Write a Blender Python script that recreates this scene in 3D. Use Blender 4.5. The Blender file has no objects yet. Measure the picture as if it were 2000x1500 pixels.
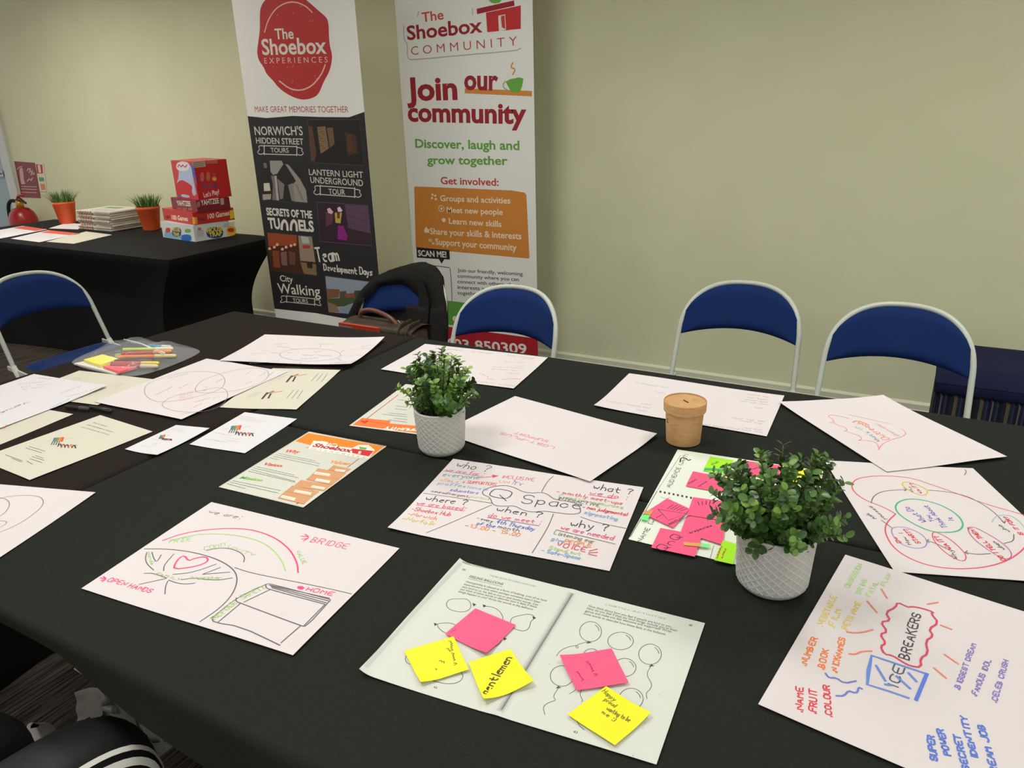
import bpy, bmesh, math, random
from mathutils import Vector, Matrix, noise
from mathutils.geometry import tessellate_polygon
V = Vector
R = math.radians
random.seed(7)
scene = bpy.context.scene
COL = scene.collection

# ------------------------------------------------------------------ camera
FOC, PITCH, ROLL, YAW = 1485.1, 0.35596, -0.02835, R(29.5)
CAM = V((0.0, 0.0, 1.463))
_cp, _sp, _cr, _sr, _cy, _sy = math.cos(PITCH), math.sin(PITCH), math.cos(ROLL), math.sin(ROLL), math.cos(YAW), math.sin(YAW)
_fwd = V((-_sy * _cp, _cy * _cp, -_sp))
_rt0 = V((_cy, _sy, 0))
_dn0 = _fwd.cross(_rt0)
AX_R = _rt0 * _cr - _dn0 * _sr
AX_D = _rt0 * _sr + _dn0 * _cr
cd = bpy.data.cameras.new('camera')
cam = bpy.data.objects.new('camera', cd)
COL.objects.link(cam)
cd.sensor_width = 36
cd.lens = 36 * FOC / 2000
cd.clip_start = 0.02
mw = Matrix((AX_R, -AX_D, -_fwd)).transposed().to_4x4()
mw.translation = CAM
cam.matrix_world = mw
scene.camera = cam

# ------------------------------------------------------------------ world, lights, exposure
w = bpy.data.worlds.new('room_air')
scene.world = w
w.use_nodes = True
w.node_tree.nodes['Background'].inputs[0].default_value = (1.0, 0.99, 0.97, 1)
w.node_tree.nodes['Background'].inputs[1].default_value = 0.60
def area(name, loc, size, power, color=(1, 0.95, 0.85), spread=140, sy=None):
    l = bpy.data.lights.new(name, 'AREA')
    l.energy = power
    l.color = color
    l.size = size
    l.spread = R(spread)
    if sy:
        l.shape = 'RECTANGLE'
        l.size_y = sy
    o = bpy.data.objects.new(name, l)
    COL.objects.link(o)
    o.location = loc
    return o
LAMPS = [(-5.4, 2.3), (-3.9, 2.2), (-1.75, 2.1), (0.2, 2.2), (2.2, 2.3), (-4.4, 0.0), (-1.3, 0.5), (0.4, 0.0), (-4.0, -2.6), (-0.4, -2.6), (2.0, -2.6), (-4.0, -5.2), (-0.4, -5.2), (2.6, -5.2)]  # unseen; front rows and some others added to brighten wall and papers
LAMP_W = [21, 10, 12, 12, 13, 8, 12, 4, 30, 34, 74, 90, 128, 245]
for (lx, ly), lw in zip(LAMPS, LAMP_W):
    area('unseen_ceiling_lamp', (lx, ly, 2.66), 0.55, lw, color=(1, 0.935, 0.86) if lx < -2.5 else (0.975, 0.99, 0.94), spread=150)
scene.view_settings.view_transform = 'Standard'
scene.view_settings.look = 'None'
scene.view_settings.gamma = 1
scene.view_settings.use_curve_mapping = False
scene.view_settings.exposure = 0.24

# ------------------------------------------------------------------ pixel rays (2000x1500 frame) -> points on real planes
def ray(px):
    u, v = (px[0] - 1000) / FOC, (px[1] - 750) / FOC
    return _fwd + AX_R * u + AX_D * v
def onplane(px, p0, n):
    d = ray(px)
    return CAM + d * ((V(p0) - CAM).dot(n) / d.dot(n))
ZN, YN = V((0, 0, 1)), V((0, -1, 0))
def onz(px, z): return onplane(px, (0, 0, z), ZN)
def ony(px, y): return onplane(px, (0, y, 0), YN)
def w2p(p):
    d = V(p) - CAM
    z = d.dot(_fwd)
    return (1000 + FOC * d.dot(AX_R) / z, 750 + FOC * d.dot(AX_D) / z)

# ------------------------------------------------------------------ materials
def s2l(c):
    c = c / 255
    return c / 12.92 if c <= 0.04045 else ((c + 0.055) / 1.055) ** 2.4
_mc = {}
def M(rgb, rough=0.7, metal=0.0, spec=0.4, name=None):
    key = (tuple(rgb), rough, metal, spec, name)
    if key in _mc: return _mc[key]
    m = bpy.data.materials.new(name or 'colour_%02x%02x%02x' % tuple(int(c) for c in rgb))
    m.use_nodes = True
    b = m.node_tree.nodes['Principled BSDF']
    b.inputs['Base Color'].default_value = (s2l(rgb[0]), s2l(rgb[1]), s2l(rgb[2]), 1)
    b.inputs['Roughness'].default_value = rough
    b.inputs['Metallic'].default_value = metal
    b.inputs['Specular IOR Level'].default_value = spec
    _mc[key] = m
    return m
def nodemat(name, rgb, rough=0.8, spec=0.3):
    m = bpy.data.materials.new(name)
    m.use_nodes = True
    nt = m.node_tree
    b = nt.nodes['Principled BSDF']
    b.inputs['Base Color'].default_value = (s2l(rgb[0]), s2l(rgb[1]), s2l(rgb[2]), 1)
    b.inputs['Roughness'].default_value = rough
    b.inputs['Specular IOR Level'].default_value = spec
    return m, nt, b
def noise_colour(m_nt_b, c1, c2, scale=(30, 30, 30), detail=4, bump=0.0, lo=0.35, hi=0.65, bscale=None, dist=0.002):
    m, nt, b = m_nt_b
    tc = nt.nodes.new('ShaderNodeTexCoord')
    mp = nt.nodes.new('ShaderNodeMapping')
    mp.inputs['Scale'].default_value = scale
    nt.links.new(tc.outputs['Object'], mp.inputs['Vector'])
    n = nt.nodes.new('ShaderNodeTexNoise')
    n.inputs['Scale'].default_value = 1
    n.inputs['Detail'].default_value = detail
    nt.links.new(mp.outputs[0], n.inputs['Vector'])
    cr = nt.nodes.new('ShaderNodeValToRGB')
    cr.color_ramp.elements[0].position = lo
    cr.color_ramp.elements[1].position = hi
    cr.color_ramp.elements[0].color = tuple(s2l(c) for c in c1) + (1,)
    cr.color_ramp.elements[1].color = tuple(s2l(c) for c in c2) + (1,)
    nt.links.new(n.outputs['Fac'], cr.inputs['Fac'])
    nt.links.new(cr.outputs['Color'], b.inputs['Base Color'])
    if bump:
        bp = nt.nodes.new('ShaderNodeBump')
        bp.inputs['Strength'].default_value = bump
        bp.inputs['Distance'].default_value = dist
        if bscale:
            n2 = nt.nodes.new('ShaderNodeTexNoise')
            n2.inputs['Scale'].default_value = bscale
            n2.inputs['Detail'].default_value = 3
            nt.links.new(tc.outputs['Object'], n2.inputs['Vector'])
            nt.links.new(n2.outputs['Fac'], bp.inputs['Height'])
        else:
            nt.links.new(n.outputs['Fac'], bp.inputs['Height'])
        nt.links.new(bp.outputs['Normal'], b.inputs['Normal'])
    return m
M_WALL = noise_colour(nodemat('painted_wall', (219, 219, 183), 0.75, 0.25), (217, 217, 181), (221, 221, 186), (3, 3, 3), 3, 0.05, bscale=220, dist=0.001)
M_TRIM = M((216, 215, 190), 0.5)
M_CEIL = noise_colour(nodemat('ceiling_tile', (225, 222, 212), 0.9), (215, 212, 202), (230, 227, 218), (90, 90, 90), 3)
M_CARPET = noise_colour(nodemat('streaky_carpet', (40, 38, 35), 0.95, 0.1), (20, 19, 18), (86, 78, 68), (160, 5, 5), 5, 0.6, 0.38, 0.68, bscale=400, dist=0.004)
M_CLOTH = noise_colour(nodemat('black_tablecloth', (38, 40, 36), 1.0, 0.06), (35, 37, 33), (42, 44, 40), (600, 600, 600), 2, 0.25, bscale=900, dist=0.0006)
M_CLOTHB = noise_colour(nodemat('brown_black_tablecloth', (40, 35, 31), 1.0, 0.06), (37, 32, 28), (44, 38, 34), (600, 600, 600), 2, 0.25, bscale=900, dist=0.0006)
M_SPANDEX = noise_colour(nodemat('black_stretch_fabric', (14, 14, 15), 0.75, 0.2), (12, 12, 13), (19, 19, 20), (500, 500, 500), 2, 0.2, bscale=700, dist=0.0005)
M_PAPER = M((217, 208, 208), 0.65, spec=0.25, name='white_paper')
M_CREAM = M((208, 203, 186), 0.7, spec=0.25, name='cream_paper')
M_WHITE = M((217, 213, 216), 0.6, spec=0.3, name='bright_white_paper')
M_LAM = M((213, 212, 200), 0.28, spec=0.5, name='laminated_paper')
M_COPY = M((211, 212, 203), 0.65, spec=0.25, name='photocopy_paper')
M_BLUE = noise_colour(nodemat('blue_upholstery', (24, 62, 125), 0.9, 0.2), (11, 34, 82), (19, 46, 98), (420, 420, 420), 3, 0.3, bscale=700, dist=0.0008)
M_TUBE = M((188, 192, 180), 0.35, spec=0.5, name='grey_painted_tube')
M_RUB = M((22, 22, 22), 0.8, name='black_rubber')
M_BLACK = M((18, 18, 19), 0.6)
M_STEEL = M((170, 172, 170), 0.3, 1.0, name='brushed_metal')

# ------------------------------------------------------------------ mesh builder
class MB:
    def __init__(s):
        s.v, s.f, s.m, s.mats = [], [], [], []
    def mi(s, mat):
        if mat not in s.mats: s.mats.append(mat)
        return s.mats.index(mat)
    def add(s, verts, faces, mat):
        o = len(s.v)
        i = s.mi(mat)
        s.v += [tuple(p) for p in verts]
        for f in faces:
            s.f.append(tuple(o + k for k in f))
            s.m.append(i)
    def grid(s, fn, nu, nv, mat, closeu=False, closev=False):
        P = [fn(i / (nu if closeu else nu - 1), j / (nv if closev else nv - 1)) for j in range(nv) for i in range(nu)]
        F = []
        for j in range(nv if closev else nv - 1):
            for i in range(nu if closeu else nu - 1):
                a, b = i, (i + 1) % nu
                c, d = j * nu, ((j + 1) % nv) * nu
                F.append((c + a, c + b, d + b, d + a))
        s.add(P, F, mat)
    def box(s, c, size, mat, rot=None, bev=0.0):
        bm = bmesh.new()
        bmesh.ops.create_cube(bm, size=1)
        bmesh.ops.scale(bm, vec=size, verts=bm.verts)
        if bev: bmesh.ops.bevel(bm, geom=bm.edges[:], offset=bev, segments=2, profile=0.5, affect='EDGES')
        mtx = Matrix.Translation(V(c)) @ (rot.to_4x4() if rot else Matrix())
        bm.verts.index_update()
        s.add([mtx @ v.co for v in bm.verts], [[v.index for v in f.verts] for f in bm.faces], mat)
        bm.free()
    def lathe(s, prof, mat, c=(0, 0, 0), n=40, cap=True):
        c = V(c)
        P = [c + V((r * math.cos(2 * math.pi * k / n), r * math.sin(2 * math.pi * k / n), z)) for r, z in prof for k in range(n)]
        F = [(j * n + k, j * n + (k + 1) % n, (j + 1) * n + (k + 1) % n, (j + 1) * n + k) for j in range(len(prof) - 1) for k in range(n)]
        if cap:
            F.append(tuple(range(n))[::-1])
            F.append(tuple((len(prof) - 1) * n + k for k in range(n)))
        s.add(P, F, mat)
    def tube(s, pts, r, mat, n=10, cap=True, flat=1.0):
        pts = [V(p) for p in pts]
        P, F = [], []
        up = None
        for i, p in enumerate(pts):
            t = (pts[min(i + 1, len(pts) - 1)] - pts[max(i - 1, 0)]).normalized()
            if up is None:
                up = t.cross(V((0, 0, 1)) if abs(t.z) < 0.9 else V((1, 0, 0))).normalized()
            else:
                up = (up - t * up.dot(t)).normalized()
            b = t.cross(up)
            rr = r[i] if isinstance(r, (list, tuple)) else r
            for k in range(n):
                a = 2 * math.pi * k / n
                P.append(p + up * (rr * math.cos(a)) + b * (rr * flat * math.sin(a)))
        for i in range(len(pts) - 1):
            for k in range(n):
                F.append((i * n + k, i * n + (k + 1) % n, (i + 1) * n + (k + 1) % n, (i + 1) * n + k))
        if cap:
            F.append(tuple(range(n))[::-1])
            F.append(tuple((len(pts) - 1) * n + k for k in range(n)))
        s.add(P, F, mat)
    def build(s, name, parent=None, smooth=False, loc=None, ang=None):
        me = bpy.data.meshes.new(name)
        me.from_pydata([V(p) for p in s.v], [], s.f)
        for m in s.mats: me.materials.append(m)
        me.polygons.foreach_set('material_index', s.m)
        if smooth: me.polygons.foreach_set('use_smooth', [True] * len(s.f))
        me.update()
        o = bpy.data.objects.new(name, me)
        COL.objects.link(o)
        if ang is not None:
            bm = bmesh.new(); bm.from_mesh(me)
            for e in bm.edges:
                if len(e.link_faces) == 2 and e.calc_face_angle(0) > R(ang): e.smooth = False
            bm.to_mesh(me); bm.free()
        if parent: o.parent = parent
        if loc: o.location = loc
        return o
def tag(o, label=None, cat=None, group=None, kind=None):
    if label: o['label'] = label
    if cat: o['category'] = cat
    if group: o['group'] = group
    if kind: o['kind'] = kind
    return o
def empty(name, loc, label, cat, group=None, rz=0):
    o = bpy.data.objects.new(name, None)
    COL.objects.link(o)
    o.location = loc
    o.rotation_euler = (0, 0, rz)
    o.empty_display_size = 0.1
    return tag(o, label, cat, group)
def dup(root, loc, rz, label, group=None):
    r = root.copy(); COL.objects.link(r)
    r.location = loc; r.rotation_euler = (0, 0, rz); r['label'] = label
    if group: r['group'] = group
    for ch in list(root.children):
        c = ch.copy(); COL.objects.link(c); c.parent = r
        for g in list(ch.children):
            d = g.copy(); COL.objects.link(d); d.parent = c
    return r
def chaikin(P, n=2, closed=False):
    for _ in range(n):
        Q = [] if closed else [P[0]]
        N = len(P)
        for i in range(N if closed else N - 1):
            a, b = P[i], P[(i + 1) % N]
            Q += [a * 0.75 + b * 0.25, a * 0.25 + b * 0.75]
        if not closed: Q.append(P[-1])
        P = Q
    return P

# ------------------------------------------------------------------ lettering
_tc = {}
def textmesh(s, bold=0.0):
    key = (s, bold)
    if key not in _tc:
        c = bpy.data.curves.new('lettering', 'FONT')
        c.body = s
        c.resolution_u = 3
        c.offset = bold
        c.fill_mode = 'FRONT'
        o = bpy.data.objects.new('lettering', c)
        COL.objects.link(o)
        bpy.context.view_layer.update()
        me = bpy.data.meshes.new_from_object(o.evaluated_get(bpy.context.evaluated_depsgraph_get()))
        vs = [(v.co.x, v.co.y) for v in me.vertices]
        fs = [tuple(p.vertices) for p in me.polygons]
        bpy.data.objects.remove(o); bpy.data.curves.remove(c); bpy.data.meshes.remove(me)
        xs = [v[0] for v in vs] or [0, 1]
        _tc[key] = ([(x - min(xs), y) for x, y in vs], fs, max(xs) - min(xs))
    return _tc[key]
HF = {}
for ln in '''A 022842 1434|B 0208 08283736250505 0525344433 22 02|C 473818070312324 3|D 0208 082847432202|E 48080242 0535|F 480802 0535|G 473818070312324345 25|H 0208 4248 0545|I 2228|J 4843321203|K 0208 4805 1642|L 080242|M 0208254842|N 02084248|O 281807031232434738 28|P 0208 083847463505|Q 28180703123243473828 2441|R 0208 083847463505 2542|S 47381807061535444332 1203|T 0848 2822|U 080312324348|V 082248|W 0812263248|X 0248 0842|Y 082548 2522|Z 08480242|a 35150403122233 3532|b 0802 0415253433221203|c 3425150403122233|d 3832 3425150403122233|e 0434352515040312223232|f 38281712 0535|g 3425150403122233 3531201001|h 0802 0415253432|i 1512 1716|j 151100 1716|k 0802 3503 1432|l 1812|m 0502 04152422 24354442|n 0502 0415253432|o 150403122233342515|p 0500 0415253433221203|q 3530 3425150403122233|r 0502 041525|s 35150433332202|t 17132232 0535|u 0503122233 3532|v 051235|w 0512243245|x 0235 0532|y 0513 351000|z 05350232|0 18070312233328 18|1 072822|2 0718384602 0242|3 0838254433220203|4 38044 4 3832|5 38080535443302|6 3807031223443505|7 084812|? 07182847362524 2322|. 1213|, 1311|- 0434|! 1814 1312|: 1213 1617|' 1816|+ 0444 2226|/ 0038|( 28171322|) 08171302|& 4205183824031232'''.split('|'):
    ch, st = ln[0], ln[2:]
    if ch in 'BCGO0' or ch == '4' or ch == 'S':
        st = {'B': '0208 08283736250505 05253444332202', 'C': '4738180703123243', 'G': '47381807031232434525', 'O': '28180703123243473828', '0': '1807031222333728 18'.replace(' ', ''), '4': '380444 3832', 'S': '473818070615354443321203'}[ch]
    HF[ch] = [[(int(k[i]), int(k[i + 1]) - 2) for i in range(0, len(k) - 1, 2)] for k in st.split()]
def handstrokes(s):
    x, out = 0.0, []
    for ch in s:
        g = HF.get(ch)
        if g is None:
            x += 3.2
            continue
        wd = max(p[0] for k in g for p in k)
        jx, jy, sc = random.uniform(-.2, .2), random.uniform(-.25, .25), random.uniform(.92, 1.08)
        for k in g:
            out.append([(x + jx + px * sc, jy + py * sc) for px, py in k])
        x += wd + 1.6
    return out, max(x - 1.6, 1)

class Sheet:
    """A flat thing in the place (paper, banner, sign, box face) that carries ink marks in the same mesh."""
    def __init__(s, corners, base, normal=ZN, lift=None, z0=None, k=None):
        s.n = V(normal).normalized()
        s.lift = lift
        s.mb = MB()
        s.k = k
        s.base = base
        s.TL, s.TR, s.BR, s.BL = [V(c) for c in corners]
        s.e1, s.e2 = s.TR - s.TL, s.BL - s.TL
        a, b, c = s.e1.dot(s.e1), s.e1.dot(s.e2), s.e2.dot(s.e2)
        s.inv = (a, b, c, a * c - b * b)
        s.lay = 0
    def uv(s, p):
        d = p - s.TL
        a, b, c, D = s.inv
        x, y = d.dot(s.e1), d.dot(s.e2)
        return ((c * x - b * y) / D, (a * y - b * x) / D)
    def up(s, p):
        if not s.lift: return 0.0
        u, v = s.uv(p)
        return s.lift(min(1, max(0, u)), min(1, max(0, v)))
    def px(s, q):
        if s.k: q = (s.k[0] + q[0] / s.k[2], s.k[1] + q[1] / s.k[2])
        p = onplane(q, s.TL, s.n)
        if s.lift:
            for _ in range(3):
                p = onplane(q, s.TL + s.n * s.up(p), s.n)
                p = p - s.n * (p - s.TL).dot(s.n)
        return p
    def emit(s, pts, faces, mat, off):
        s.mb.add([p + s.n * (s.up(p) + off) for p in pts], faces, mat)
    def poly(s, q, rgb, world=False, smooth=0, rough=0.6):
        P = [V(p) for p in q] if world else [s.px(p) for p in q]
        if smooth: P = chaikin(P, smooth, True)
        s.lay += 1
        tri = tessellate_polygon([P])
        s.emit(P, [t if s._nz(P, t) else t[::-1] for t in tri], M(rgb, rough), 0.0002 + s.lay * 0.0000012)
    def _nz(s, P, t):
        return (P[t[1]] - P[t[0]]).cross(P[t[2]] - P[t[0]]).dot(s.n) > 0
    def stroke(s, q, rgb, w=0.0015, closed=False, smooth=2, world=False, same=False):
        P = [V(p) for p in q] if world else [s.px(p) for p in q]
        if len(P) > 2 and smooth: P = chaikin(P, smooth, closed)
        if len(P) < 2: return
        if closed: P = P + [P[0]]
        if s.lift:
            Q = [P[0]]
            for a, b in zip(P, P[1:]):
                k = max(1, int((b - a).length / 0.012))
                Q += [a.lerp(b, (i + 1) / k) for i in range(k)]
            P = Q
        s.lay += 1
        vs, fs = [], []
        for i, p in enumerate(P):
            t = P[min(i + 1, len(P) - 1)] - P[max(i - 1, 0)]
            if t.length < 1e-9: t = V((1, 0, 0))
            sd = s.n.cross(t.normalized())
            e = V()
            if i == 0: e = (P[0] - P[min(1, len(P) - 1)]).normalized() * w * 0.4
            if i == len(P) - 1: e = (P[-1] - P[-2]).normalized() * w * 0.4
            vs += [p + sd * w / 2 + e, p - sd * w / 2 + e]
        for i in range(len(P) - 1):
            fs.append((2 * i, 2 * i + 1, 2 * i + 3, 2 * i + 2))
        s.emit(vs, fs, M(rgb, 0.6), 0.0002 + s.lay * 0.0000012)
    def frame(s, p0, p1, h):
        A, B = s.px(p0), s.px(p1)
        x = B - A
        up = s.n.cross(x).normalized()
        a, b = w2p(A), w2p(A + up * 0.01)
        k = s.k[2] if s.k else 1
        pl = math.hypot(b[0] - a[0], b[1] - a[1]) * k
        return A, x, up * (0.01 * h / pl)
    def text(s, t, p0, p1, h, rgb, bold=0.0, slant=0.0):
        A, x, u = s.frame(p0, p1, h)
        vs, fs, wd = textmesh(t, bold)
        s.lay += 1
        P = [A + x * (px / wd) + (u + x.normalized() * u.length * slant) * (py / 0.70) for px, py in vs]
        s.emit(P, fs, M(rgb, 0.6), 0.0002 + s.lay * 0.0000012)
    def hand(s, t, p0, p1, h, rgb, w=0.0016):
        A, x, u = s.frame(p0, p1, h)
        st, wd = handstrokes(t)
        for k in st:
            P = [A + x * (px / wd) + u * (py / 6) for px, py in k]
            s.stroke(P, rgb, w * 0.74, smooth=1, world=True, same=True)
    def scrib(s, p0, p1, h, rgb, w=0.0012):
        """small handwriting too fine to read: a run of short joined-up strokes"""
        A, x, u = s.frame(p0, p1, h)
        L = x.length / max(u.length, 1e-6)
        n = max(3, int(L * 1.6))
        i = 0
        while i < n:
            m = min(n - i, random.randint(3, 7))
            P = [A + x * ((i + j * 0.5) / n) + u * (random.uniform(.5, .9) if j % 2 else random.uniform(-.05, .2)) for j in range(2 * m - 1)]
            s.stroke(P, rgb, w * 0.8, smooth=1, world=True, same=True)
            i += m
    def dash(s, p0, p1, rgb, w=0.0012):
        """a line of tiny print"""
        A, B = s.px(p0), s.px(p1)
        L = (B - A).length
        t = 0.0
        while t < L:
            d = random.uniform(0.004, 0.012)
            e = min(t + d, L)
            s.stroke([A.lerp(B, t / L), A.lerp(B, e / L)], rgb, w, world=True, same=True)
            t = e + 0.0022
    def build(s, name, label=None, cat=None, group=None, parent=None, thick=0.0004, nu=14, nv=14):
        def P(i, j):
            p = s.TL.lerp(s.TR, i).lerp(s.BL.lerp(s.BR, i), j)
            return p + s.n * (s.lift(i, j) if s.lift else 0)
        if not s.lift: nu = nv = 2
        m = MB()
        m.grid(lambda i, j: P(i, 1 - j), nu, nv, s.base)
        m.grid(lambda i, j: P(i, j) - s.n * thick, nu, nv, s.base)
        rim = [(i / (nu - 1), 0) for i in range(nu)] + [(1, j / (nv - 1)) for j in range(1, nv)] + [(i / (nu - 1), 1) for i in range(nu - 2, -1, -1)] + [(0, j / (nv - 1)) for j in range(nv - 2, 0, -1)]
        a = [P(*q) for q in rim]
        N = len(a)
        m.add(a + [p - s.n * thick for p in a], [(k, N + k, N + (k + 1) % N, (k + 1) % N) for k in range(N)], s.base)
        for mat in s.mb.mats: m.mi(mat)
        o = len(m.v)
        m.v += s.mb.v
        m.f += [tuple(o + k for k in f) for f in s.mb.f]
        m.m += [m.mi(s.mb.mats[i]) for i in s.mb.m]
        ob = m.build(name, parent)
        if label: tag(ob, label, cat, group)
        return ob
# ------------------------------------------------------------------ the room
WY = 3.78
def struct(name, mb, smooth=False):
    return tag(mb.build(name, smooth=smooth), kind='structure')
b = MB(); b.box((-2.2, -1.6, -0.05), (12.4, 11.2, 0.1), M_CARPET); struct('floor', b)
b = MB(); b.box((-2.2, WY + 0.06, 1.35), (12.4, 0.12, 2.7), M_WALL); struct('wall_back', b)
b = MB(); b.box((-2.2, -1.6, 2.75), (12.4, 11.2, 0.1), M_CEIL); struct('ceiling', b)
# unseen ceiling panels above the frame, several added for their light
M_LAMPP = bpy.data.materials.new('lamp_diffuser'); M_LAMPP.use_nodes = True
_b = M_LAMPP.node_tree.nodes['Principled BSDF']
_b.inputs['Emission Color'].default_value = (1, 0.95, 0.85, 1); _b.inputs['Emission Strength'].default_value = 2.5
for i, (lx, ly) in enumerate(LAMPS):
    t = empty('unseen_ceiling_light', (lx, ly, 2.7), 'unseen square ceiling light panel above the room, placed to light wall and table', 'ceiling light', 'ceiling light panels')
    f = MB()
    for sx, sy, a, c in ((0, .31, .66, .04), (0, -.31, .66, .04), (.31, 0, .04, .58), (-.31, 0, .04, .58)):
        f.box((sx, sy, -0.012), (a, c, 0.02), M((235, 235, 230), 0.4))
    f.build('light_frame', t)
    d = MB(); d.box((0, 0, -0.006), (0.58, 0.58, 0.008), M_LAMPP); d.build('diffuser', t)
# skirting with a stepped top
def skirt(name, x0, x1):
    s = MB()
    prof = [(0, 0), (-0.018, 0), (-0.018, 0.06), (-0.013, 0.065), (-0.013, 0.09), (-0.004, 0.1), (0, 0.1)]
    vs = [(x, WY + y, z) for x in (x0, x1) for y, z in prof]
    n = len(prof)
    s.add(vs, [(k, k + 1, n + k + 1, n + k) for k in range(n - 1)] + [tuple(range(n))[::-1], tuple(range(n, 2 * n))], M_TRIM)
    return struct(name, s)
skirt('baseboard_back', -6.897, 3.5)
# door at the far left of the back wall
M_DOORW = M((205, 208, 200), 0.45); M_DOORB = M((150, 172, 178), 0.4)
t = MB(); t.box((-6.965, WY - 0.012, 1.05), (0.12, 0.03, 2.1), M_DOORW, bev=0.004); t.box((-7.508, WY - 0.012, 2.07), (0.94, 0.03, 0.1), M_DOORW, bev=0.004)
struct('trim_1', t)
dr = empty('door_1', (-7.508, WY - 0.01, 0), None, None); tag(dr, kind='structure')
t = MB(); t.box((-7.482, WY - 0.004, 1.01), (0.88, 0.012, 2.0), M_DOORB, bev=0.003); o = t.build('door_panel', dr); o.matrix_parent_inverse = Matrix.Translation(-V(dr.location))
t = MB(); t.box((-7.084, WY - 0.02, 1.0), (0.09, 0.02, 0.05), M_STEEL, bev=0.004); t.tube([(-7.094, WY - 0.03, 1.0), (-7.094, WY - 0.06, 1.0), (-7.198, WY - 0.06, 1.0)], 0.009, M_STEEL); o = t.build('door_handle', dr); o.matrix_parent_inverse = Matrix.Translation(-V(dr.location))
# ---- wall signs
s = Sheet([ony(q, WY - 0.004) for q in ((27.5, 315), (67, 318), (79, 386.5), (42, 385))], M((128, 28, 34), 0.4), YN, k=(0, 280, 3.571))
SW = (205, 170, 165)
s.poly([(133, 180), (150, 165), (160, 180), (168, 270), (183, 280), (150, 288), (145, 270)], SW, smooth=1)
s.stroke([(120, 180), (135, 165), (155, 160)], SW, 0.006)
for dx in (0, 22, 44):
    s.stroke([(190 + dx * .6, 190 + dx * .7), (200 + dx * .6, 170 + dx * .7), (206 + dx * .6, 190 + dx * .7), (214 + dx * .6, 175 + dx * .7)], SW, 0.01)
s.stroke([(190, 265), (205, 245), (215, 262), (228, 240)], SW, 0.01)
for y in (300, 318, 340): s.dash((150, y), (255, y + 4), SW, 0.006)
s.build('fire_extinguisher_sign', 'dark red fire extinguisher sign on the wall above the red extinguisher', 'sign', thick=0.003)
s = Sheet([ony(q, WY - 0.004) for q in ((69.5, 316.5), (84, 319), (91.5, 374), (78, 374))], M((222, 214, 188), 0.5), YN, k=(0, 280, 3.571))
s.poly([(250, 145), (295, 150), (300, 210), (258, 210)], (190, 45, 35)); s.poly([(262, 150), (280, 152), (288, 205), (270, 205)], (225, 200, 190))
s.poly([(270, 235), (305, 238), (310, 265), (275, 265)], (90, 160, 110)); s.poly([(280, 280), (312, 282), (318, 325), (288, 325)], (220, 140, 90))
s.build('fire_action_notice', 'narrow cream notice with red and green panels beside dark red sign', 'sign', thick=0.003)
# ---- fire extinguisher hung on the wall
e = ony((41, 410), 3.62)
ex = empty('fire_extinguisher', (e.x, 3.62, 0.19), 'red fire extinguisher with black hose on the wall by the door', 'fire extinguisher')
M_RED = M((158, 24, 26), 0.3, spec=0.5)
t = MB(); t.lathe([(0.0, 0), (0.10, 0), (0.109, 0.012), (0.109, 0.43), (0.105, 0.475), (0.088, 0.52), (0.06, 0.55), (0.03, 0.56)], M_RED, n=36); t.build('cylinder', ex, True)
t = MB(); t.lathe([(0.111, 0.30), (0.1115, 0.301), (0.1115, 0.40), (0.111, 0.401)], M((222, 205, 175), 0.5), n=36, cap=False); t.build('label_band', ex, True)
t = MB(); t.lathe([(0.03, 0.55), (0.03, 0.60), (0.022, 0.615), (0.0, 0.615)], M((190, 150, 60), 0.35, 0.6), n=20)
t.build('valve', ex, True)
t = MB(); t.tube([(-.02, 0, .60), (.04, -.01, .63), (.13, -.02, .60)], [.012, .013, .008], M((60, 20, 20), 0.4)); t.tube([(-.03, 0, .61), (.03, -.01, .655), (.12, -.02, .665)], [.012, .012, .008], M((190, 60, 40), 0.4)); t.build('lever', ex, True)
t = MB(); t.tube(chaikin([V((-.02, 0, .60)), V((-.10, -.01, .62)), V((-.155, -.02, .55)), V((-.155, -.02, .30)), V((-.14, -.02, .12))], 2), 0.014, M_RUB); t.build('hose', ex, True)

# ------------------------------------------------------------------ tables and cloths
TZ = 0.740
def folding_table(cx, cy, lx, ly, label, top=0.728, inx=0.16, iny=0.08):
    t = empty('folding_table', (cx, cy, 0), label, 'table')
    b = MB(); b.box((0, 0, top - 0.0125), (lx, ly, 0.025), M((170, 165, 155), 0.5), bev=0.004); b.build('tabletop', t)
    for sx in (-1, 1):
        for sy in (-1, 1):
            b = MB(); x, y = sx * (lx / 2 - inx), sy * (ly / 2 - iny)
            b.tube([(x, y, top - 0.02), (x, y, 0.0)], 0.014, M((70, 70, 70), 0.4, 0.6)); b.build('leg', t, True)
    for sx in (-1, 1):
        b = MB(); x = sx * (lx / 2 - inx); b.tube([(x, -ly / 2 + iny, .30), (x, ly / 2 - iny, .30)], 0.011, M((70, 70, 70), 0.4, 0.6)); b.build('brace', t, True)
    return t
folding_table(-1.905, 1.22, 0.72, 1.46, 'folding table under the brown-black cloth, set across the left end', inx=0.12, iny=0.35)
folding_table(-0.59, 1.60, 1.70, 0.66, 'folding table under the far black cloth, nearest the blue chairs', inx=0.55, iny=0.12)
folding_table(-0.56, 0.86, 1.76, 0.70, 'folding table under the near black cloth, closest to the viewer', inx=0.55, iny=0.12)
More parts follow.
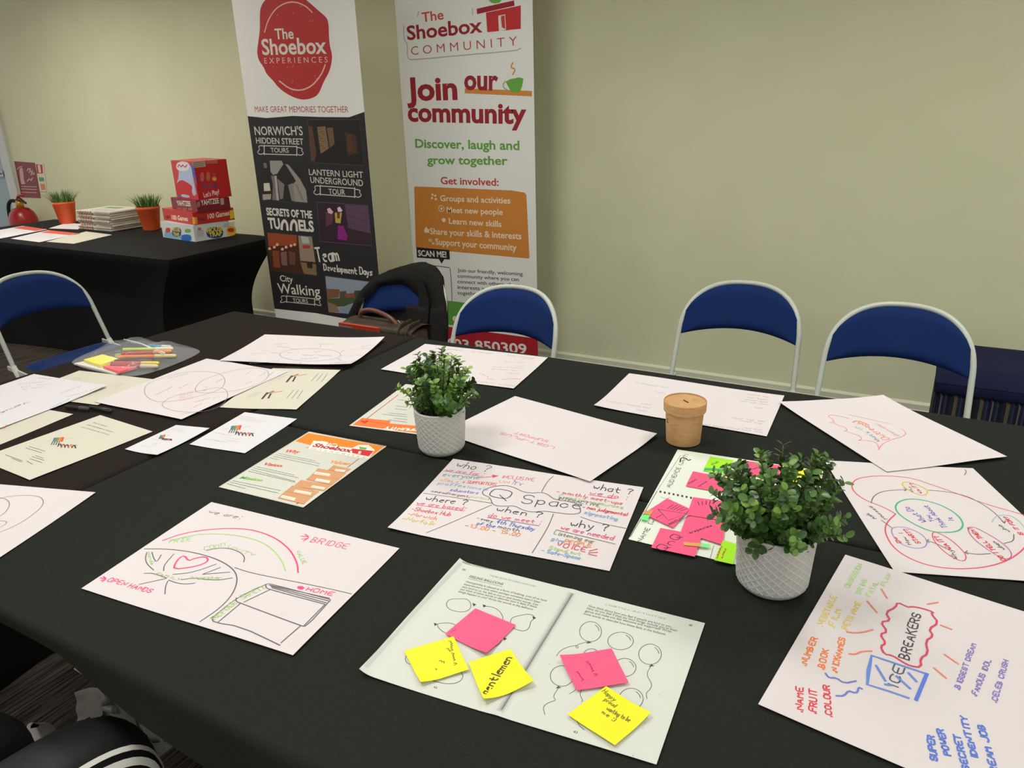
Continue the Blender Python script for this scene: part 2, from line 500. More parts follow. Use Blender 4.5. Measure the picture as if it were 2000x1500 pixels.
def cloth(name, x0, x1, y0, y1, hems, label, mat, r=0.012, skew=(0, 0)):
    """hems: drop below the top for sides (x0, x1, y0, y1): function of the running coordinate"""
    b = MB()
    def edge(d, drop, fold):
        """d = arc distance beyond the edge -> (outward, down)"""
        q = r * math.pi / 2
        if d <= q:
            a = d / r
            return r * math.sin(a), r * (1 - math.cos(a))
        return r + fold * min(1, (d - q) / 0.15), r + d - q
    us = [-1.0] * 0
    nx, ny, nd = 36, 22, 9
    dl = [0.15, 0.4, 0.7, 1.0]
    def axis(n):
        return [('lo', 1 - k / nd) for k in range(nd)] + [('in', k / n) for k in range(n + 1)] + [('hi', (k + 1) / nd) for k in range(nd)]
    AX, AY = axis(nx), axis(ny)
    P = []
    for ya, yb in AY:
        for xa, xb in AX:
            fx = 0 if xa == 'lo' else 1 if xa == 'hi' else xb
            fy = 0 if ya == 'lo' else 1 if ya == 'hi' else yb
            X, Y = x0 + (x1 - x0) * fx, y0 + (y1 - y0) * fy
            if fy == 0: Y += skew[0] * (fx - .5)
            if fy == 1: Y += skew[1] * (fx - .5)
            Z = TZ + 0.0012 * noise.noise(V((X * 3, Y * 3, 1))) - 0.0012
            ox = oy = dn = 0
            if xa != 'in':
                D = hems[0 if xa == 'lo' else 1](Y) * (xb ** 1.5)
                f = 0.012 * math.sin(Y * 17) + 0.006
                o_, d_ = edge(D, 0, f)
                ox = -o_ if xa == 'lo' else o_
                dn = max(dn, d_)
            if ya != 'in':
                D = hems[2 if ya == 'lo' else 3](X) * (yb ** 1.5)
                f = 0.012 * math.sin(X * 13 + 1) + 0.006
                o_, d_ = edge(D, 0, f)
                oy = -o_ if ya == 'lo' else o_
                dn = max(dn, d_) if xa == 'in' else 0.5 * (dn + d_) + 0.25 * min(dn, d_)
            P.append((X + ox, Y + oy, Z - dn))
    n = len(AX)
    b.add(P, [(j * n + i, j * n + i + 1, (j + 1) * n + i + 1, (j + 1) * n + i) for j in range(len(AY) - 1) for i in range(n - 1)], mat)
    return tag(b.build(name, smooth=True), label, 'tablecloth')
G = 0.0145
near_hem = lambda x: 0.034 + min(0.24, 0.25 * max(0, x + 1.06) + 0.25 * max(0, x + 0.7))
cloth('tablecloth', -2.325 + 0.012, -1.470 - G, 0.482, 1.945, (lambda y: 0.16, lambda y: 0.33, lambda x: 0.05, lambda x: 0.22), 'brown-black tablecloth over the left end of the big table', M_CLOTHB)
cloth('tablecloth', -1.470 + G, 0.30, 1.2425 + G, 1.945, (lambda y: 0.03, lambda y: 0.2, lambda x: 0.03, lambda x: 0.2), 'black tablecloth on the far side of the big table, beside the blue chairs', M_CLOTH, skew=(0.055, 0))
cloth('tablecloth', -1.470 + G, 0.36, 0.482, 1.2425 - G, (lambda y: 0.03, lambda y: 0.2, near_hem, lambda x: 0.03), 'black tablecloth on the near side of the big table, its hem hanging towards the knees', M_CLOTH, skew=(0, 0.055))
# ---- back table in a fitted stretch cover
bx0, bx1, by0, by1 = -5.80, -3.53, 2.60, 3.36
folding_table((bx0 + bx1) / 2, (by0 + by1) / 2, bx1 - bx0 - 0.08, by1 - by0 - 0.08, 'table inside the black stretch cover along the back wall', inx=0.45, iny=0.2)
b = MB()
def rr(t, x0, x1, y0, y1, pinch):
    """rounded rectangle outline, sides pulled in by pinch at mid-side"""
    c = [(x0, y0), (x1, y0), (x1, y1), (x0, y1)]
    k = int(t * 4) % 4; f = t * 4 - int(t * 4)
    a, d = c[k], c[(k + 1) % 4]
    X, Y = a[0] + (d[0] - a[0]) * f, a[1] + (d[1] - a[1]) * f
    q = pinch * math.sin(math.pi * f)
    nx_, ny_ = ((0, 1), (-1, 0), (0, -1), (1, 0))[k]
    return X + nx_ * q, Y + ny_ * q
rows = [(0.0, 0.012), (0.0, 0.012)]
def cover(u, v):
    if v < 0.08:
        g = v / 0.08
        X, Y = rr(u, bx0 + 0.012, bx1 - 0.012, by0 + 0.012, by1 - 0.012, 0)
        cx, cy = (bx0 + bx1) / 2, (by0 + by1) / 2
        return V((cx + (X - cx) * g, cy + (Y - cy) * g, TZ))
    d = (v - 0.08) / 0.92
    z = TZ * (1 - d)
    ins = 0.0 if d < 0.06 else 0.22 * math.sin(min(1, (d - 0.06) / 0.55) * math.pi / 2)
    fr = ins * 0.25
    X, Y = rr(u, bx0 + ins, bx1 - ins, by0 + fr, by1 - fr, (0 if d < .06 else min(1, (d - .06) * 3) * 0.10))
    if d > .8:
        k = (u * 4) % 1
        z += 0.0
    return V((X, Y, z))
b.grid(cover, 160, 42, M_SPANDEX, closeu=True)
tag(b.build('stretch_table_cover', smooth=True, ang=50), 'fitted black stretch cover on the back table with grass pots and games', 'table cover')

# ------------------------------------------------------------------ folding chairs (local: faces -Y, origin on the floor under the seat)
def hwz(z):
    if z <= 0.60: return 0.220 + (0.60 - z) * 0.03
    q = min(1.0, (z - 0.60) / 0.19)
    return 0.220 * max(0.0, 1 - q ** 2.5) ** (1 / 2.7)
def yrz(z):
    return -0.20 + 0.29 * z / 0.45 if z < 0.45 else 0.09 + 0.125 * (z - 0.45) / 0.34
def bowz(x, z):
    g = min(1.0, max(0.0, (z - 0.45) / 0.12))
    return 0.07 * g * (1 - (x / 0.225) ** 2)
def make_chair(label):
    t = empty('folding_chair', (0, 0, 0), label, 'chair', 'blue folding chairs')
    zs = [0.45, 0.50, 0.55, 0.60, 0.64, 0.68, 0.715, 0.745, 0.765, 0.778, 0.786, 0.7895]
    half = [V((hwz(z), yrz(z) + bowz(hwz(z), z), z)) for z in zs]
    arch = half + [V((0, yrz(.79) + 0.07, 0.79))] + [V((-p.x, p.y, p.z)) for p in reversed(half)]
    b = MB(); b.tube(chaikin(arch, 2), 0.0095, M_TUBE, 12); b.build('back_frame', t, True)
    def pad(sgn):
        def f(u, v):
            x = (u - 0.5) * 2
            zb = 0.602 + 0.022 * (1 - x * x)
            # height by column so that the outline follows the frame
            hx = 0.2165
            X = x * hx
            q = max(0.0, 1 - (abs(X) / 0.2175) ** 2.7)
            zt = 0.612 + 0.172 * q ** (1 / 2.5)
            z = zb + (zt - zb) * v
            e = min(1, 6 * min(v, 1 - v), 6 * min(u, 1 - u)) if 0 < u < 1 and 0 < v < 1 else 0
            th = 0.016 * math.sqrt(max(0, e)) + 0.001
            return V((X, yrz(z) + bowz(X, z) + sgn * th - 0.004, z))
        return f
    b = MB(); b.grid(pad(-1), 33, 17, M_BLUE); b.grid(lambda u, v: pad(1)(1 - u, v), 33, 17, M_BLUE); b.build('backrest', t, True)
    def seat(sgn):
        def f(u, v):
            X, Y = (u - .5) * 2, (v - .5) * 2
            w = 0.205 + 0.01 * -Y
            e = min(1, 5 * min(u, 1 - u, v, 1 - v))
            xx = X * w * (1 - 0.06 * (abs(Y) ** 6)); yy = -0.095 + Y * 0.19 * (1 - 0.08 * abs(X) ** 6)
            return V((xx, yy, 0.437 + (0.022 * math.sqrt(e) if sgn > 0 else -0.012 * min(1, e * 3))))
        return f
    b = MB(); b.grid(seat(1), 17, 17, M_BLUE); b.grid(lambda u, v: seat(-1)(1 - u, v), 17, 17, M_BLUE); b.build('seat', t, True)
    for sx in (-1, 1):
        b = MB(); b.tube([(sx * .2245, yrz(.45), .45), (sx * .228, yrz(.3), .3), (sx * .228, yrz(.02), .015)], 0.0115, M_TUBE, 12); L = b.build('front_leg', t, True)
        b = MB(); b.lathe([(0.014, 0), (0.016, 0.004), (0.015, 0.03), (0.012, 0.03)], M_RUB, (sx * .228, yrz(.0) + 0.0, 0), 14); b.build('rubber_foot', L, True)
        b = MB(); b.tube(chaikin([V((sx * .208, -.10, .425)), V((sx * .208, -.02, .40)), V((sx * .208, .17, .10)), V((sx * .208, .235, .015))], 2), 0.0115, M_TUBE, 12); L = b.build('rear_leg', t, True)
        b = MB(); b.lathe([(0.014, 0), (0.016, 0.004), (0.015, 0.03), (0.012, 0.03)], M_RUB, (sx * .208, .235, 0), 14); b.build('rubber_foot', L, True)
        b = MB(); b.box((sx * .222, .06, .425), (.008, .16, .02), M_TUBE, Matrix.Rotation(R(8), 3, 'X'), 0.002); b.build('hinge_plate', t)
    b = MB(); b.tube([(-.228, yrz(.2), .2), (.228, yrz(.2), .2)], 0.008, M_TUBE); b.build('front_crossbar', t, True)
    b = MB(); b.tube([(-.208, .15, .13), (.208, .15, .13)], 0.008, M_TUBE); b.build('rear_crossbar', t, True)
    return t
ch = make_chair('blue folding chair in front of the white banner, phone number showing below its back')
def put(c, x, y, rz): c.location = (x, y, 0); c.rotation_euler = (0, 0, rz)
put(ch, -1.39, 2.24, 0)
GC = 'blue folding chairs'
dup(ch, (-0.60, 2.64, 0), R(2), 'blue folding chair standing alone in front of the bare wall, behind the kraft tub', GC)
dup(ch, (-0.06, 2.51, 0), R(0), 'blue folding chair at the right, overlapping the striped stool', GC)
dup(ch, (-1.95, 2.35, 0), R(0), 'blue folding chair with the black coat hung over its back', GC)
dup(ch, (-3.31, 1.88, 0), R(90), 'blue folding chair at the far left, in front of the back table', GC)
dup(ch, (-5.49, 2.22, 0), R(182), 'folding chair at the left edge, only a grey leg showing on the carpet', GC)
# ---- cube stool by the wall
M_NAVY = noise_colour(nodemat('navy_upholstery', (24, 28, 62), 0.9, 0.2), (16, 19, 46), (28, 32, 68), (300, 300, 300), 3, 0.2, bscale=600, dist=0.0008)
m, nt, bb = nodemat('striped_upholstery', (50, 50, 70), 0.9, 0.2)
tc = nt.nodes.new('ShaderNodeTexCoord'); sx = nt.nodes.new('ShaderNodeSeparateXYZ'); nt.links.new(tc.outputs['Object'], sx.inputs[0])
ad = nt.nodes.new('ShaderNodeMath'); ad.operation = 'ADD'; nt.links.new(sx.outputs[0], ad.inputs[0]); nt.links.new(sx.outputs[1], ad.inputs[1])
ml = nt.nodes.new('ShaderNodeMath'); ml.operation = 'MULTIPLY'; ml.inputs[1].default_value = 12.5; nt.links.new(ad.outputs[0], ml.inputs[0])
fr = nt.nodes.new('ShaderNodeMath'); fr.operation = 'FRACT'; nt.links.new(ml.outputs[0], fr.inputs[0])
cr = nt.nodes.new('ShaderNodeValToRGB'); cr.color_ramp.interpolation = 'CONSTANT'
stops = [(0, (30, 32, 44)), (.16, (88, 82, 62)), (.30, (34, 36, 50)), (.42, (42, 54, 88)), (.48, (26, 27, 36)), (.62, (92, 92, 100)), (.68, (30, 32, 44)), (.80, (44, 54, 82)), (.88, (22, 22, 28))]
while len(cr.color_ramp.elements) < len(stops): cr.color_ramp.elements.new(0.5)
for e_, (p_, c_) in zip(cr.color_ramp.elements, stops): e_.position = p_; e_.color = tuple(s2l(c) for c in c_) + (1,)
nt.links.new(fr.outputs[0], cr.inputs[0]); nt.links.new(cr.outputs[0], bb.inputs['Base Color'])
st = empty('cube_stool', (0.075 + 0.23, 3.21, 0), 'square stool with navy padded top and striped sides by the wall', 'stool')
b = MB(); b.box((0, 0, 0.215), (0.46, 0.44, 0.43), m, bev=0.012); b.build('striped_body', st)
b = MB()
b.grid(lambda u, v: V(((u - .5) * .47, (v - .5) * .45, 0.47 + 0.045 * min(1, 7 * min(u, 1 - u, v, 1 - v)) ** .5)), 21, 21, M_NAVY)
b.box((0, 0, 0.45), (0.47, 0.45, 0.045), M_NAVY, bev=0.008); b.build('padded_top', st, True)
# ------------------------------------------------------------------ banners
def banner(name, x0, x1, y, zb, zt, label):
    t = empty(name, ((x0 + x1) / 2, y, 0), label, 'banner')
    W_ = x1 - x0
    b = MB(); b.box((0, 0.02, 0.05), (W_ + 0.02, 0.11, 0.08), M((190, 192, 190), 0.35, 0.6), bev=0.012)
    for sx in (-1, 1): b.box((sx * W_ * .32, 0.0, 0.005), (0.05, 0.34, 0.01), M((150, 150, 150), 0.4, 0.6), bev=0.003)
    b.build('cassette_base', t)
    b = MB(); b.tube([(0, 0.035, 0.08), (0, 0.03, zt)], 0.009, M_STEEL); b.build('pole', t, True)
    b = MB(); b.box((0, 0.006, zt), (W_ + 0.01, 0.02, 0.03), M((190, 192, 190), 0.35, 0.6), bev=0.004); b.build('top_rail', t)
    s = Sheet([V((x0, y, zt)), V((x1, y, zt)), V((x1, y, zb)), V((x0, y, zb))], M((226, 225, 218), 0.45, spec=0.35, name='banner_white'), YN)
    return t, s
def fin(t, s, name='print_panel'):
    o = s.build(name, None, thick=0.0008)
    o.parent = t
    o.matrix_parent_inverse = Matrix.Translation(-V(t.location))
t, s = banner('pull_up_banner', -3.3905, -2.5792, 3.15, 0.10, 2.08, 'pull-up banner with a red wax seal over a black photo panel, beside the back table')
RED = (172, 38, 36); BLK = (33, 31, 30); OFF = (214, 208, 196)
s.k = (440, 0, 6.25)
s.poly([(480, 0), (430, 90), (420, 200), (425, 350), (405, 500), (385, 640), (410, 740), (470, 820), (500, 900), (590, 990), (640, 1060), (740, 1140), (860, 1200), (960, 1220), (1060, 1200), (1130, 1160), (1170, 1080), (1200, 1000), (1270, 880), (1300, 760), (1305, 660), (1275, 560), (1265, 420), (1262, 280), (1235, 210), (1150, 140), (1060, 60), (990, 0), (900, -60), (740, -85), (580, -60)], (176, 40, 37), smooth=2)
PK = (222, 176, 166)
s.stroke([(480, 390), (520, 250), (600, 120), (700, 50), (800, 20), (900, 35), (990, 80), (1060, 150)], PK, 0.006)
s.stroke([(1220, 790), (1180, 900), (1080, 1030), (980, 1090), (880, 1105), (780, 1080), (660, 990)], PK, 0.007)
for _ in range(26):
    x_, y_ = random.uniform(450, 1230), random.choice([random.uniform(60, 330), random.uniform(800, 1150)])
    if abs(x_ - 850) < 400 - abs(y_ - 600) * .3: s.stroke([(x_, y_), (x_ + random.uniform(4, 14), y_ - random.uniform(8, 30))], (205, 130, 120), 0.0025)
s.text('The', (610, 478), (838, 470), 128, OFF, 0.018)
s.text('Shoebox', (455, 668), (1240, 650), 190, OFF, 0.02)
s.text('E X P E R I E N C E S', (480, 775), (1252, 762), 68, PK)
s.text('MAKE GREAT MEMORIES TOGETHER', (365, 1368), (1505, 1373), 72, (170, 70, 62))
p = lambda q: ony(q, 3.15)
bl_, br_ = -3.3905, -2.5792
zt1, zb1 = p((600, 229)).z, p((600, 613)).z
s.poly([V((bl_, 3.15, zt1 + .012)), V((bl_ + .14, 3.15, zt1)), V((bl_ + .33, 3.15, zt1 + .008)), V((bl_ + .52, 3.15, zt1)), V((bl_ + .71, 3.15, zt1 - .004)), V((br_, 3.15, zt1 + .02)), V((br_, 3.15, zb1 + .01)), V((bl_ + .52, 3.15, zb1 + .004)), V((bl_ + .33, 3.15, zb1 + .012)), V((bl_, 3.15, zb1 + .004))], BLK, world=True)
s.k = (480, 220, 7.143)
GR = (200, 194, 182)
s.text("NORWICH'S", (130, 312), (800, 315), 120, GR, 0.012)
s.text('HIDDEN STREET', (148, 428), (808, 446), 82, GR, 0.012)
def ribbon(x0, y0, x1, y1, h, txt, tx, th):
    s.stroke([(x0, y0), (x1, y1), (x1, y1 + h), (x0, y0 + h)], GR, 0.0045, True, 0)
    for a, b_, d in ((x0, y0, -1), (x1, y1, 1)):
        s.stroke([(a, b_ - 8), (a, b_ + h + 8)], GR, 0.006)
        s.stroke([(a, b_ + 12), (a + d * 40, b_ - 6 + 20 * (d > 0)), (a + d * 85, b_ + 10 + 20 * (d > 0)), (a + d * 60, b_ + 50), (a + d * 100, b_ + 92), (a + d * 55, b_ + h + 10), (a + d * 5, b_ + h - 10)], GR, 0.0045)
    s.text(txt, tx[0], tx[1], th, GR, 0.008)
ribbon(258, 462, 712, 475, 115, 'TOURS', ((352, 555), (602, 558)), 66)
def photo(q, rgb, rim=(62, 58, 54)):
    s.poly(q, rgb); s.stroke(q, rim, 0.004, True, 0)
photo([(865, 100), (1590, 100), (1650, 740), (915, 695)], (24, 15, 11))
for q, c in (([(870, 180), (925, 190), (985, 560), (960, 680), (915, 680)], (86, 56, 38)), ([(995, 200), (1110, 190), (1160, 500), (1045, 575)], (124, 98, 68)), ([(1130, 215), (1215, 205), (1240, 440), (1175, 490)], (104, 80, 56)), ([(1380, 270), (1530, 310), (1570, 560), (1420, 600)], (66, 38, 20)), ([(1400, 300), (1470, 310), (1500, 520), (1430, 560)], (80, 46, 24))):
    s.poly(q, c)
for k_ in range(9): s.stroke([(1010 + k_ % 3 * 30, 230 + k_ * 34), (1050 + k_ % 3 * 30, 225 + k_ * 34)], (84, 64, 42), 0.003)
photo([(170, 660), (805, 680), (865, 1260), (235, 1235)], (30, 27, 24), (48, 45, 42))
for q, c in (([(335, 670), (500, 670), (525, 720), (440, 850), (380, 870), (345, 820)], (150, 144, 134)), ([(550, 715), (600, 730), (760, 930), (840, 1080), (862, 1255), (680, 1240), (660, 1000), (700, 950)], (146, 140, 130)), ([(350, 880), (420, 880), (470, 1225), (370, 1220), (380, 1000)], (112, 106, 98)), ([(440, 920), (540, 1000), (520, 1200), (480, 1210)], (120, 114, 106)), ([(590, 1010), (660, 980), (690, 1240), (640, 1230)], (128, 122, 112)), ([(250, 985), (330, 980), (345, 1090), (255, 1095)], (205, 198, 176)), ([(235, 1140), (355, 1135), (350, 1210), (240, 1220)], (160, 154, 142)), ([(245, 700), (290, 705), (300, 770), (260, 775)], (110, 104, 96)), ([(400, 880), (430, 880), (465, 1225), (430, 1222)], (168, 162, 150))):
    s.poly(q, c)
for k_ in range(16): s.stroke([(690 + k_ * 6, 1000 + k_ * 14), (720 + k_ * 6, 1010 + k_ * 14)], (110, 104, 96), 0.003)
s.text('LANTERN LIGHT', (885, 868), (1640, 912), 84, GR, 0.008)
s.text('UNDERGROUND', (905, 978), (1640, 1026), 86, GR, 0.008)
ribbon(1040, 1022, 1520, 1058, 118, 'TOUR', ((1160, 1138), (1390, 1150)), 78)
s.k = (490, 400, 7.143)
photo([(920, -40), (1635, 10), (1690, 572), (970, 510)], (42, 22, 38), (84, 66, 80))
for q, c in (([(1310, 0), (1630, 15), (1670, 400), (1360, 330)], (88, 62, 84)), ([(1360, 340), (1675, 410), (1682, 560), (1330, 520)], (52, 26, 36)), ([(1040, 100), (1150, 110), (1140, 260), (1050, 310)], (96, 48, 60)), ([(1170, 110), (1270, 110), (1250, 260), (1180, 250)], (176, 168, 60)), ([(1200, 100), (1240, 100), (1240, 190), (1205, 190)], (120, 40, 50)), ([(1215, 290), (1290, 290), (1350, 440), (1330, 500), (1210, 480)], (140, 22, 122)), ([(1062, 60), (1100, 40), (1150, 100), (1130, 130), (1080, 115)], (222, 176, 184)), ([(1205, 45), (1240, 25), (1280, 80), (1260, 100), (1215, 95)], (226, 196, 200))):
    s.poly(q, c)
for k_ in range(14): s.stroke([(1330 + (k_ % 4) * 75, 60 + k_ * 22), (1390 + (k_ % 4) * 75, 66 + k_ * 22)], (70, 44, 66), 0.004)
s.text('SECRETS OF THE', (222, 140), (860, 190), 100, OFF, 0.035)
s.text('TU', (250, 325), (415, 335), 145, OFF, 0.04)
for x_ in (415, 545):
    s.stroke([(x_ + 15, 335 + (x_ - 415) * .07), (x_ + 18, 260), (x_ + 55, 210), (x_ + 92, 265), (x_ + 97, 345 + (x_ - 415) * .07)], OFF, 0.017, smooth=2)
s.text('ELS', (672, 355), (885, 375), 145, OFF, 0.04)
photo([(225, 385), (860, 440), (922, 992), (285, 915)], (70, 32, 18), (54, 46, 42))
for q, c in (([(230, 390), (640, 425), (640, 560), (250, 580)], (150, 64, 22)), ([(660, 430), (850, 445), (900, 800), (690, 780)], (150, 128, 108)), ([(700, 440), (800, 450), (820, 540), (720, 540)], (170, 180, 172)), ([(720, 560), (830, 570), (820, 610), (730, 610)], (160, 60, 44)), ([(690, 800), (910, 830), (918, 985), (740, 960)], (128, 104, 66)), ([(780, 800), (860, 790), (860, 890), (790, 880)], (40, 30, 26)), ([(300, 640), (390, 640), (410, 880), (320, 870)], (128, 66, 34)), ([(415, 660), (500, 650), (510, 850), (430, 840)], (124, 88, 76)), ([(530, 650), (620, 660), (620, 840), (540, 830)], (104, 64, 54))):
    s.poly(q, c)
for x_, y_ in ((328, 590), (440, 618), (368, 555), (492, 590), (560, 570), (610, 555), (262, 610)):
    s.poly([(x_ - 22, y_ - 8), (x_, y_ - 24), (x_ + 22, y_ - 8), (x_ + 18, y_ + 20), (x_ - 18, y_ + 20)], (222, 170, 130), smooth=2)
s.hand('Team', (930, 795), (1232, 780), 200, OFF, 0.014)
s.hand('Development Days', (1022, 912), (1692, 985), 90, OFF, 0.0095)
s.text('City', (412, 1065), (592, 1080), 86, OFF, 0.01)
s.text('Walking', (385, 1230), (975, 1275), 140, OFF, 0.008)
ribbon(500, 1272, 890, 1312, 82, 'TOURS', ((590, 1358), (800, 1372)), 56)
photo([(1035, 990), (1760, 1085), (1800, 1560), (1085, 1500)], (142, 152, 164), (60, 58, 58))
for q, c in (([(1055, 1170), (1240, 1180), (1230, 1290), (1070, 1310)], (122, 84, 60)), ([(1240, 1210), (1330, 1200), (1340, 1300), (1240, 1300)], (74, 80, 62)), ([(1310, 1240), (1450, 1230), (1480, 1300), (1330, 1320)], (136, 74, 58)), ([(1060, 1310), (1480, 1290), (1700, 1320), (1750, 1400), (1200, 1420), (1070, 1400)], (70, 82, 44)), ([(1070, 1350), (1190, 1400), (1240, 1500), (1085, 1498)], (132, 108, 88)), ([(1240, 1440), (1420, 1370), (1500, 1420), (1360, 1510), (1250, 1508)], (132, 146, 160)), ([(1440, 1200), (1560, 1190), (1600, 1300), (1450, 1290)], (56, 70, 46))):
    s.poly(q, c)
fin(t, s)

t, s = banner('pull_up_banner', -2.5678, -1.7861, 3.45, 0.10, 2.10, 'white pull-up banner with an orange list box, behind the coat and the blue chair')
DR = (150, 30, 38); GN = (98, 158, 62); ORG = (202, 128, 50)
s.k = (760, 0, 6.667)
s.text('The', (430, 288), (712, 248), 124, (198, 70, 50), 0.015)
s.text('Shoebox', (238, 520), (1218, 415), 180, DR, 0.022)
s.poly([(1140, 115), (1625, 5), (1635, 75), (1145, 185)], (150, 28, 38)); s.poly([(1260, 165), (1715, 70), (1715, 375), (1278, 420)], (190, 42, 44))
s.poly([(1420, 205), (1510, 187), (1522, 387), (1430, 408)], (222, 215, 205)); s.poly([(1455, 212), (1503, 196), (1513, 378), (1468, 355)], (186, 60, 56))
s.poly([(1270, -60), (1480, -80), (1465, 0), (1440, 38), (1350, 48), (1300, 10)], (100, 172, 58), smooth=1)
s.text('C O M M U N I T Y', (290, 718), (1668, 590), 112, (176, 66, 58), -0.006)
for q in ([(190, 330), (190, 480), (205, 530), (238, 565), (238, 720), (255, 770), (300, 782), (1000, 715), (1660, 660), (1712, 630)], [(380, 155), (372, 215)], [(1085, 115), (1088, 190)]):
    s.stroke(q, (168, 166, 164), 0.005)
s.text('Join', (232, 1305), (892, 1288), 285, DR, 0.034)
s.poly([(985, 1150), (1860, 1185), (1860, 1255), (985, 1215)], (206, 132, 56))
s.text('our', (978, 1160), (1420, 1170), 255, DR, 0.034)
s.poly([(1510, 1045), (1750, 995), (1740, 1100), (1705, 1200), (1600, 1212), (1545, 1120)], (98, 164, 62), smooth=1); s.stroke([(1515, 1060), (1480, 1100), (1495, 1150), (1560, 1180)], (150, 160, 130), 0.006)
s.stroke([(1610, 820), (1580, 880), (1650, 900), (1610, 970)], (206, 132, 56), 0.007)
s.k = None
s.text('community', (797, 236), (1028, 241), 36, DR, 0.034)
s.k = (770, 220, 6.897)
s.text('Discover, laugh and', (285, 470), (1688, 503), 115, GN, 0.025)
s.text('grow together', (445, 690), (1528, 703), 110, GN, 0.025)
s.text('Get involved:', (628, 960), (1408, 985), 95, (188, 60, 52), 0.02)
s.k = None
s.poly([(809, 366), (811, 364), (1000, 372), (1024, 376), (1028, 380), (1034, 502), (1033, 505), (813.5, 485), (812, 483)], ORG)
LT = (230, 212, 184)
s.k = (770, 220, 6.897)
s.text('Groups and activities', (622, 1190), (1565, 1225), 78, LT, 0.018)
s.text('Meet new people', (710, 1345), (1462, 1378), 78, LT, 0.018)
for x_, y_ in ((515, 1105), (552, 1120), (508, 1150), (560, 1165)): s.poly([(x_ - 14, y_ - 14), (x_ + 14, y_ - 14), (x_ + 14, y_ + 14), (x_ - 14, y_ + 14)], LT, smooth=2)
s.stroke([(600, 1250), (670, 1258), (670, 1335), (600, 1325)], LT, 0.003, True, 1); s.poly([(625, 1275), (650, 1278), (650, 1312), (625, 1310)], LT, smooth=1)
s.k = (640, 420, 4.167)
s.text('Learn new skills', (988, 70), (1415, 97), 47, LT, 0.018)
s.text('Share your skills & interests', (835, 155), (1578, 197), 50, LT, 0.018)
s.text('Support your community', (878, 240), (1538, 290), 50, LT, 0.018)
s.poly([(945, 20), (965, 40), (950, 60), (935, 55), (925, 35)], LT, smooth=1); s.poly([(785, 125), (800, 92), (812, 110), (828, 118), (826, 145), (788, 142)], LT); s.stroke([(820, 195), (850, 200), (845, 215), (825, 212)], LT, 0.004, True); s.poly([(852, 222), (868, 224), (866, 240), (850, 238)], LT)
s.poly([(722, 262), (990, 285), (995, 362), (950, 360), (927, 396), (905, 358), (726, 346)], (24, 24, 24))
s.text('SCAN ME!', (738, 332), (968, 345), 47, (226, 224, 216), 0.025)
s.stroke([(725, 410), (735, 398), (985, 425), (1000, 440), (1016, 720), (1000, 735), (800, 715)], (36, 36, 36), 0.004, smooth=1)
for i_, ln in enumerate(('Join our friendly, welcoming', 'community where you can', 'connect with others, share', 'interests and', 'together')):
    s.text(ln, (1058, 462 + i_ * 46), ((1588, 1556, 1565, 1330, 1230)[i_], 462 + i_ * 46 + (32, 30, 30, 16, 10)[i_]), 29, (44, 44, 42), 0.01)
y2 = 3.45
q1, q2, q3 = ony((890, 589), y2).z, ony((890, 636), y2).z, 0.1
s.k = None
a0, a1 = -2.5678, -1.7861
s.poly([V((a0, y2, q1)), V((a1, y2, q1)), V((a1, y2, q2)), V((a0, y2, q2))], (92, 156, 58), world=True)
s.poly([V((a0, y2, q2 - .012)), V((a1, y2, q2 - .012)), V((a1, y2, .1)), V((a0, y2, .1))], (168, 24, 34), world=True)
s.k = (640, 420, 4.167)
s.text('es', (1018, 862), (1088, 866), 58, (230, 228, 220), 0.03)
s.text('01603 850309', (836, 1068), (1622, 1132), 76, (226, 222, 214), 0.02)
fin(t, s)

# ------------------------------------------------------------------ things on the back table
M_TERRA = M((226, 92, 46), 0.5, spec=0.4)
def grass_pot(base, label, seed, h=0.15, r=0.072):
    t = empty('grass_pot', base, label, 'potted plant', 'orange pots of grass on the back table')
    b = MB(); b.lathe([(0, 0.002), (r * .68, 0), (r * .70, 0.004), (r * .985, h * .88), (r * 1.0, h * .885), (r * 1.02, h), (r * .97, h), (r * .94, h * .86), (0, h * .86)], M_TERRA, n=32, cap=False); b.build('pot', t, True)
    rnd = random.Random(seed); b = MB()
    cols = [M((84, 122, 52), 0.6), M((116, 152, 74), 0.6), M((58, 92, 38), 0.6)]
    for k in range(230):
        a, q = rnd.uniform(0, 6.283), r * .9 * math.sqrt(rnd.random())
        p0 = V((q * math.cos(a), q * math.sin(a), h * .84)); ln = rnd.uniform(.075, .115)
        lean = rnd.uniform(.1, .8) * (q / r + .2); a2 = a + rnd.uniform(-.6, .6)
        pts = [p0 + V((math.cos(a2) * lean * ln * f ** 1.8, math.sin(a2) * lean * ln * f ** 1.8, ln * f * (1 - .2 * lean * f))) for f in (0, .4, .75, 1)]
        sd = V((-math.sin(a2), math.cos(a2), 0)); sd.rotate(Matrix.Rotation(rnd.uniform(-1, 1), 3, 'Z'))
        ws = (.0022, .002, .0013, .0002)
        b.add([p + sd * w_ * sg for p, w_ in zip(pts, ws) for sg in (1, -1)], [(2 * i, 2 * i + 1, 2 * i + 3, 2 * i + 2) for i in range(3)], cols[k % 3])
    b.build('grass', t)
    return t
q = onz((133, 436), TZ); grass_pot((q.x, q.y, TZ), 'orange pot of green grass by the stack of newspapers, nearest the fire extinguisher', 3)
q = onz((306, 448), TZ); grass_pot((q.x - .02, q.y - .02, TZ), 'orange pot of green grass half hidden behind the board game boxes', 5)
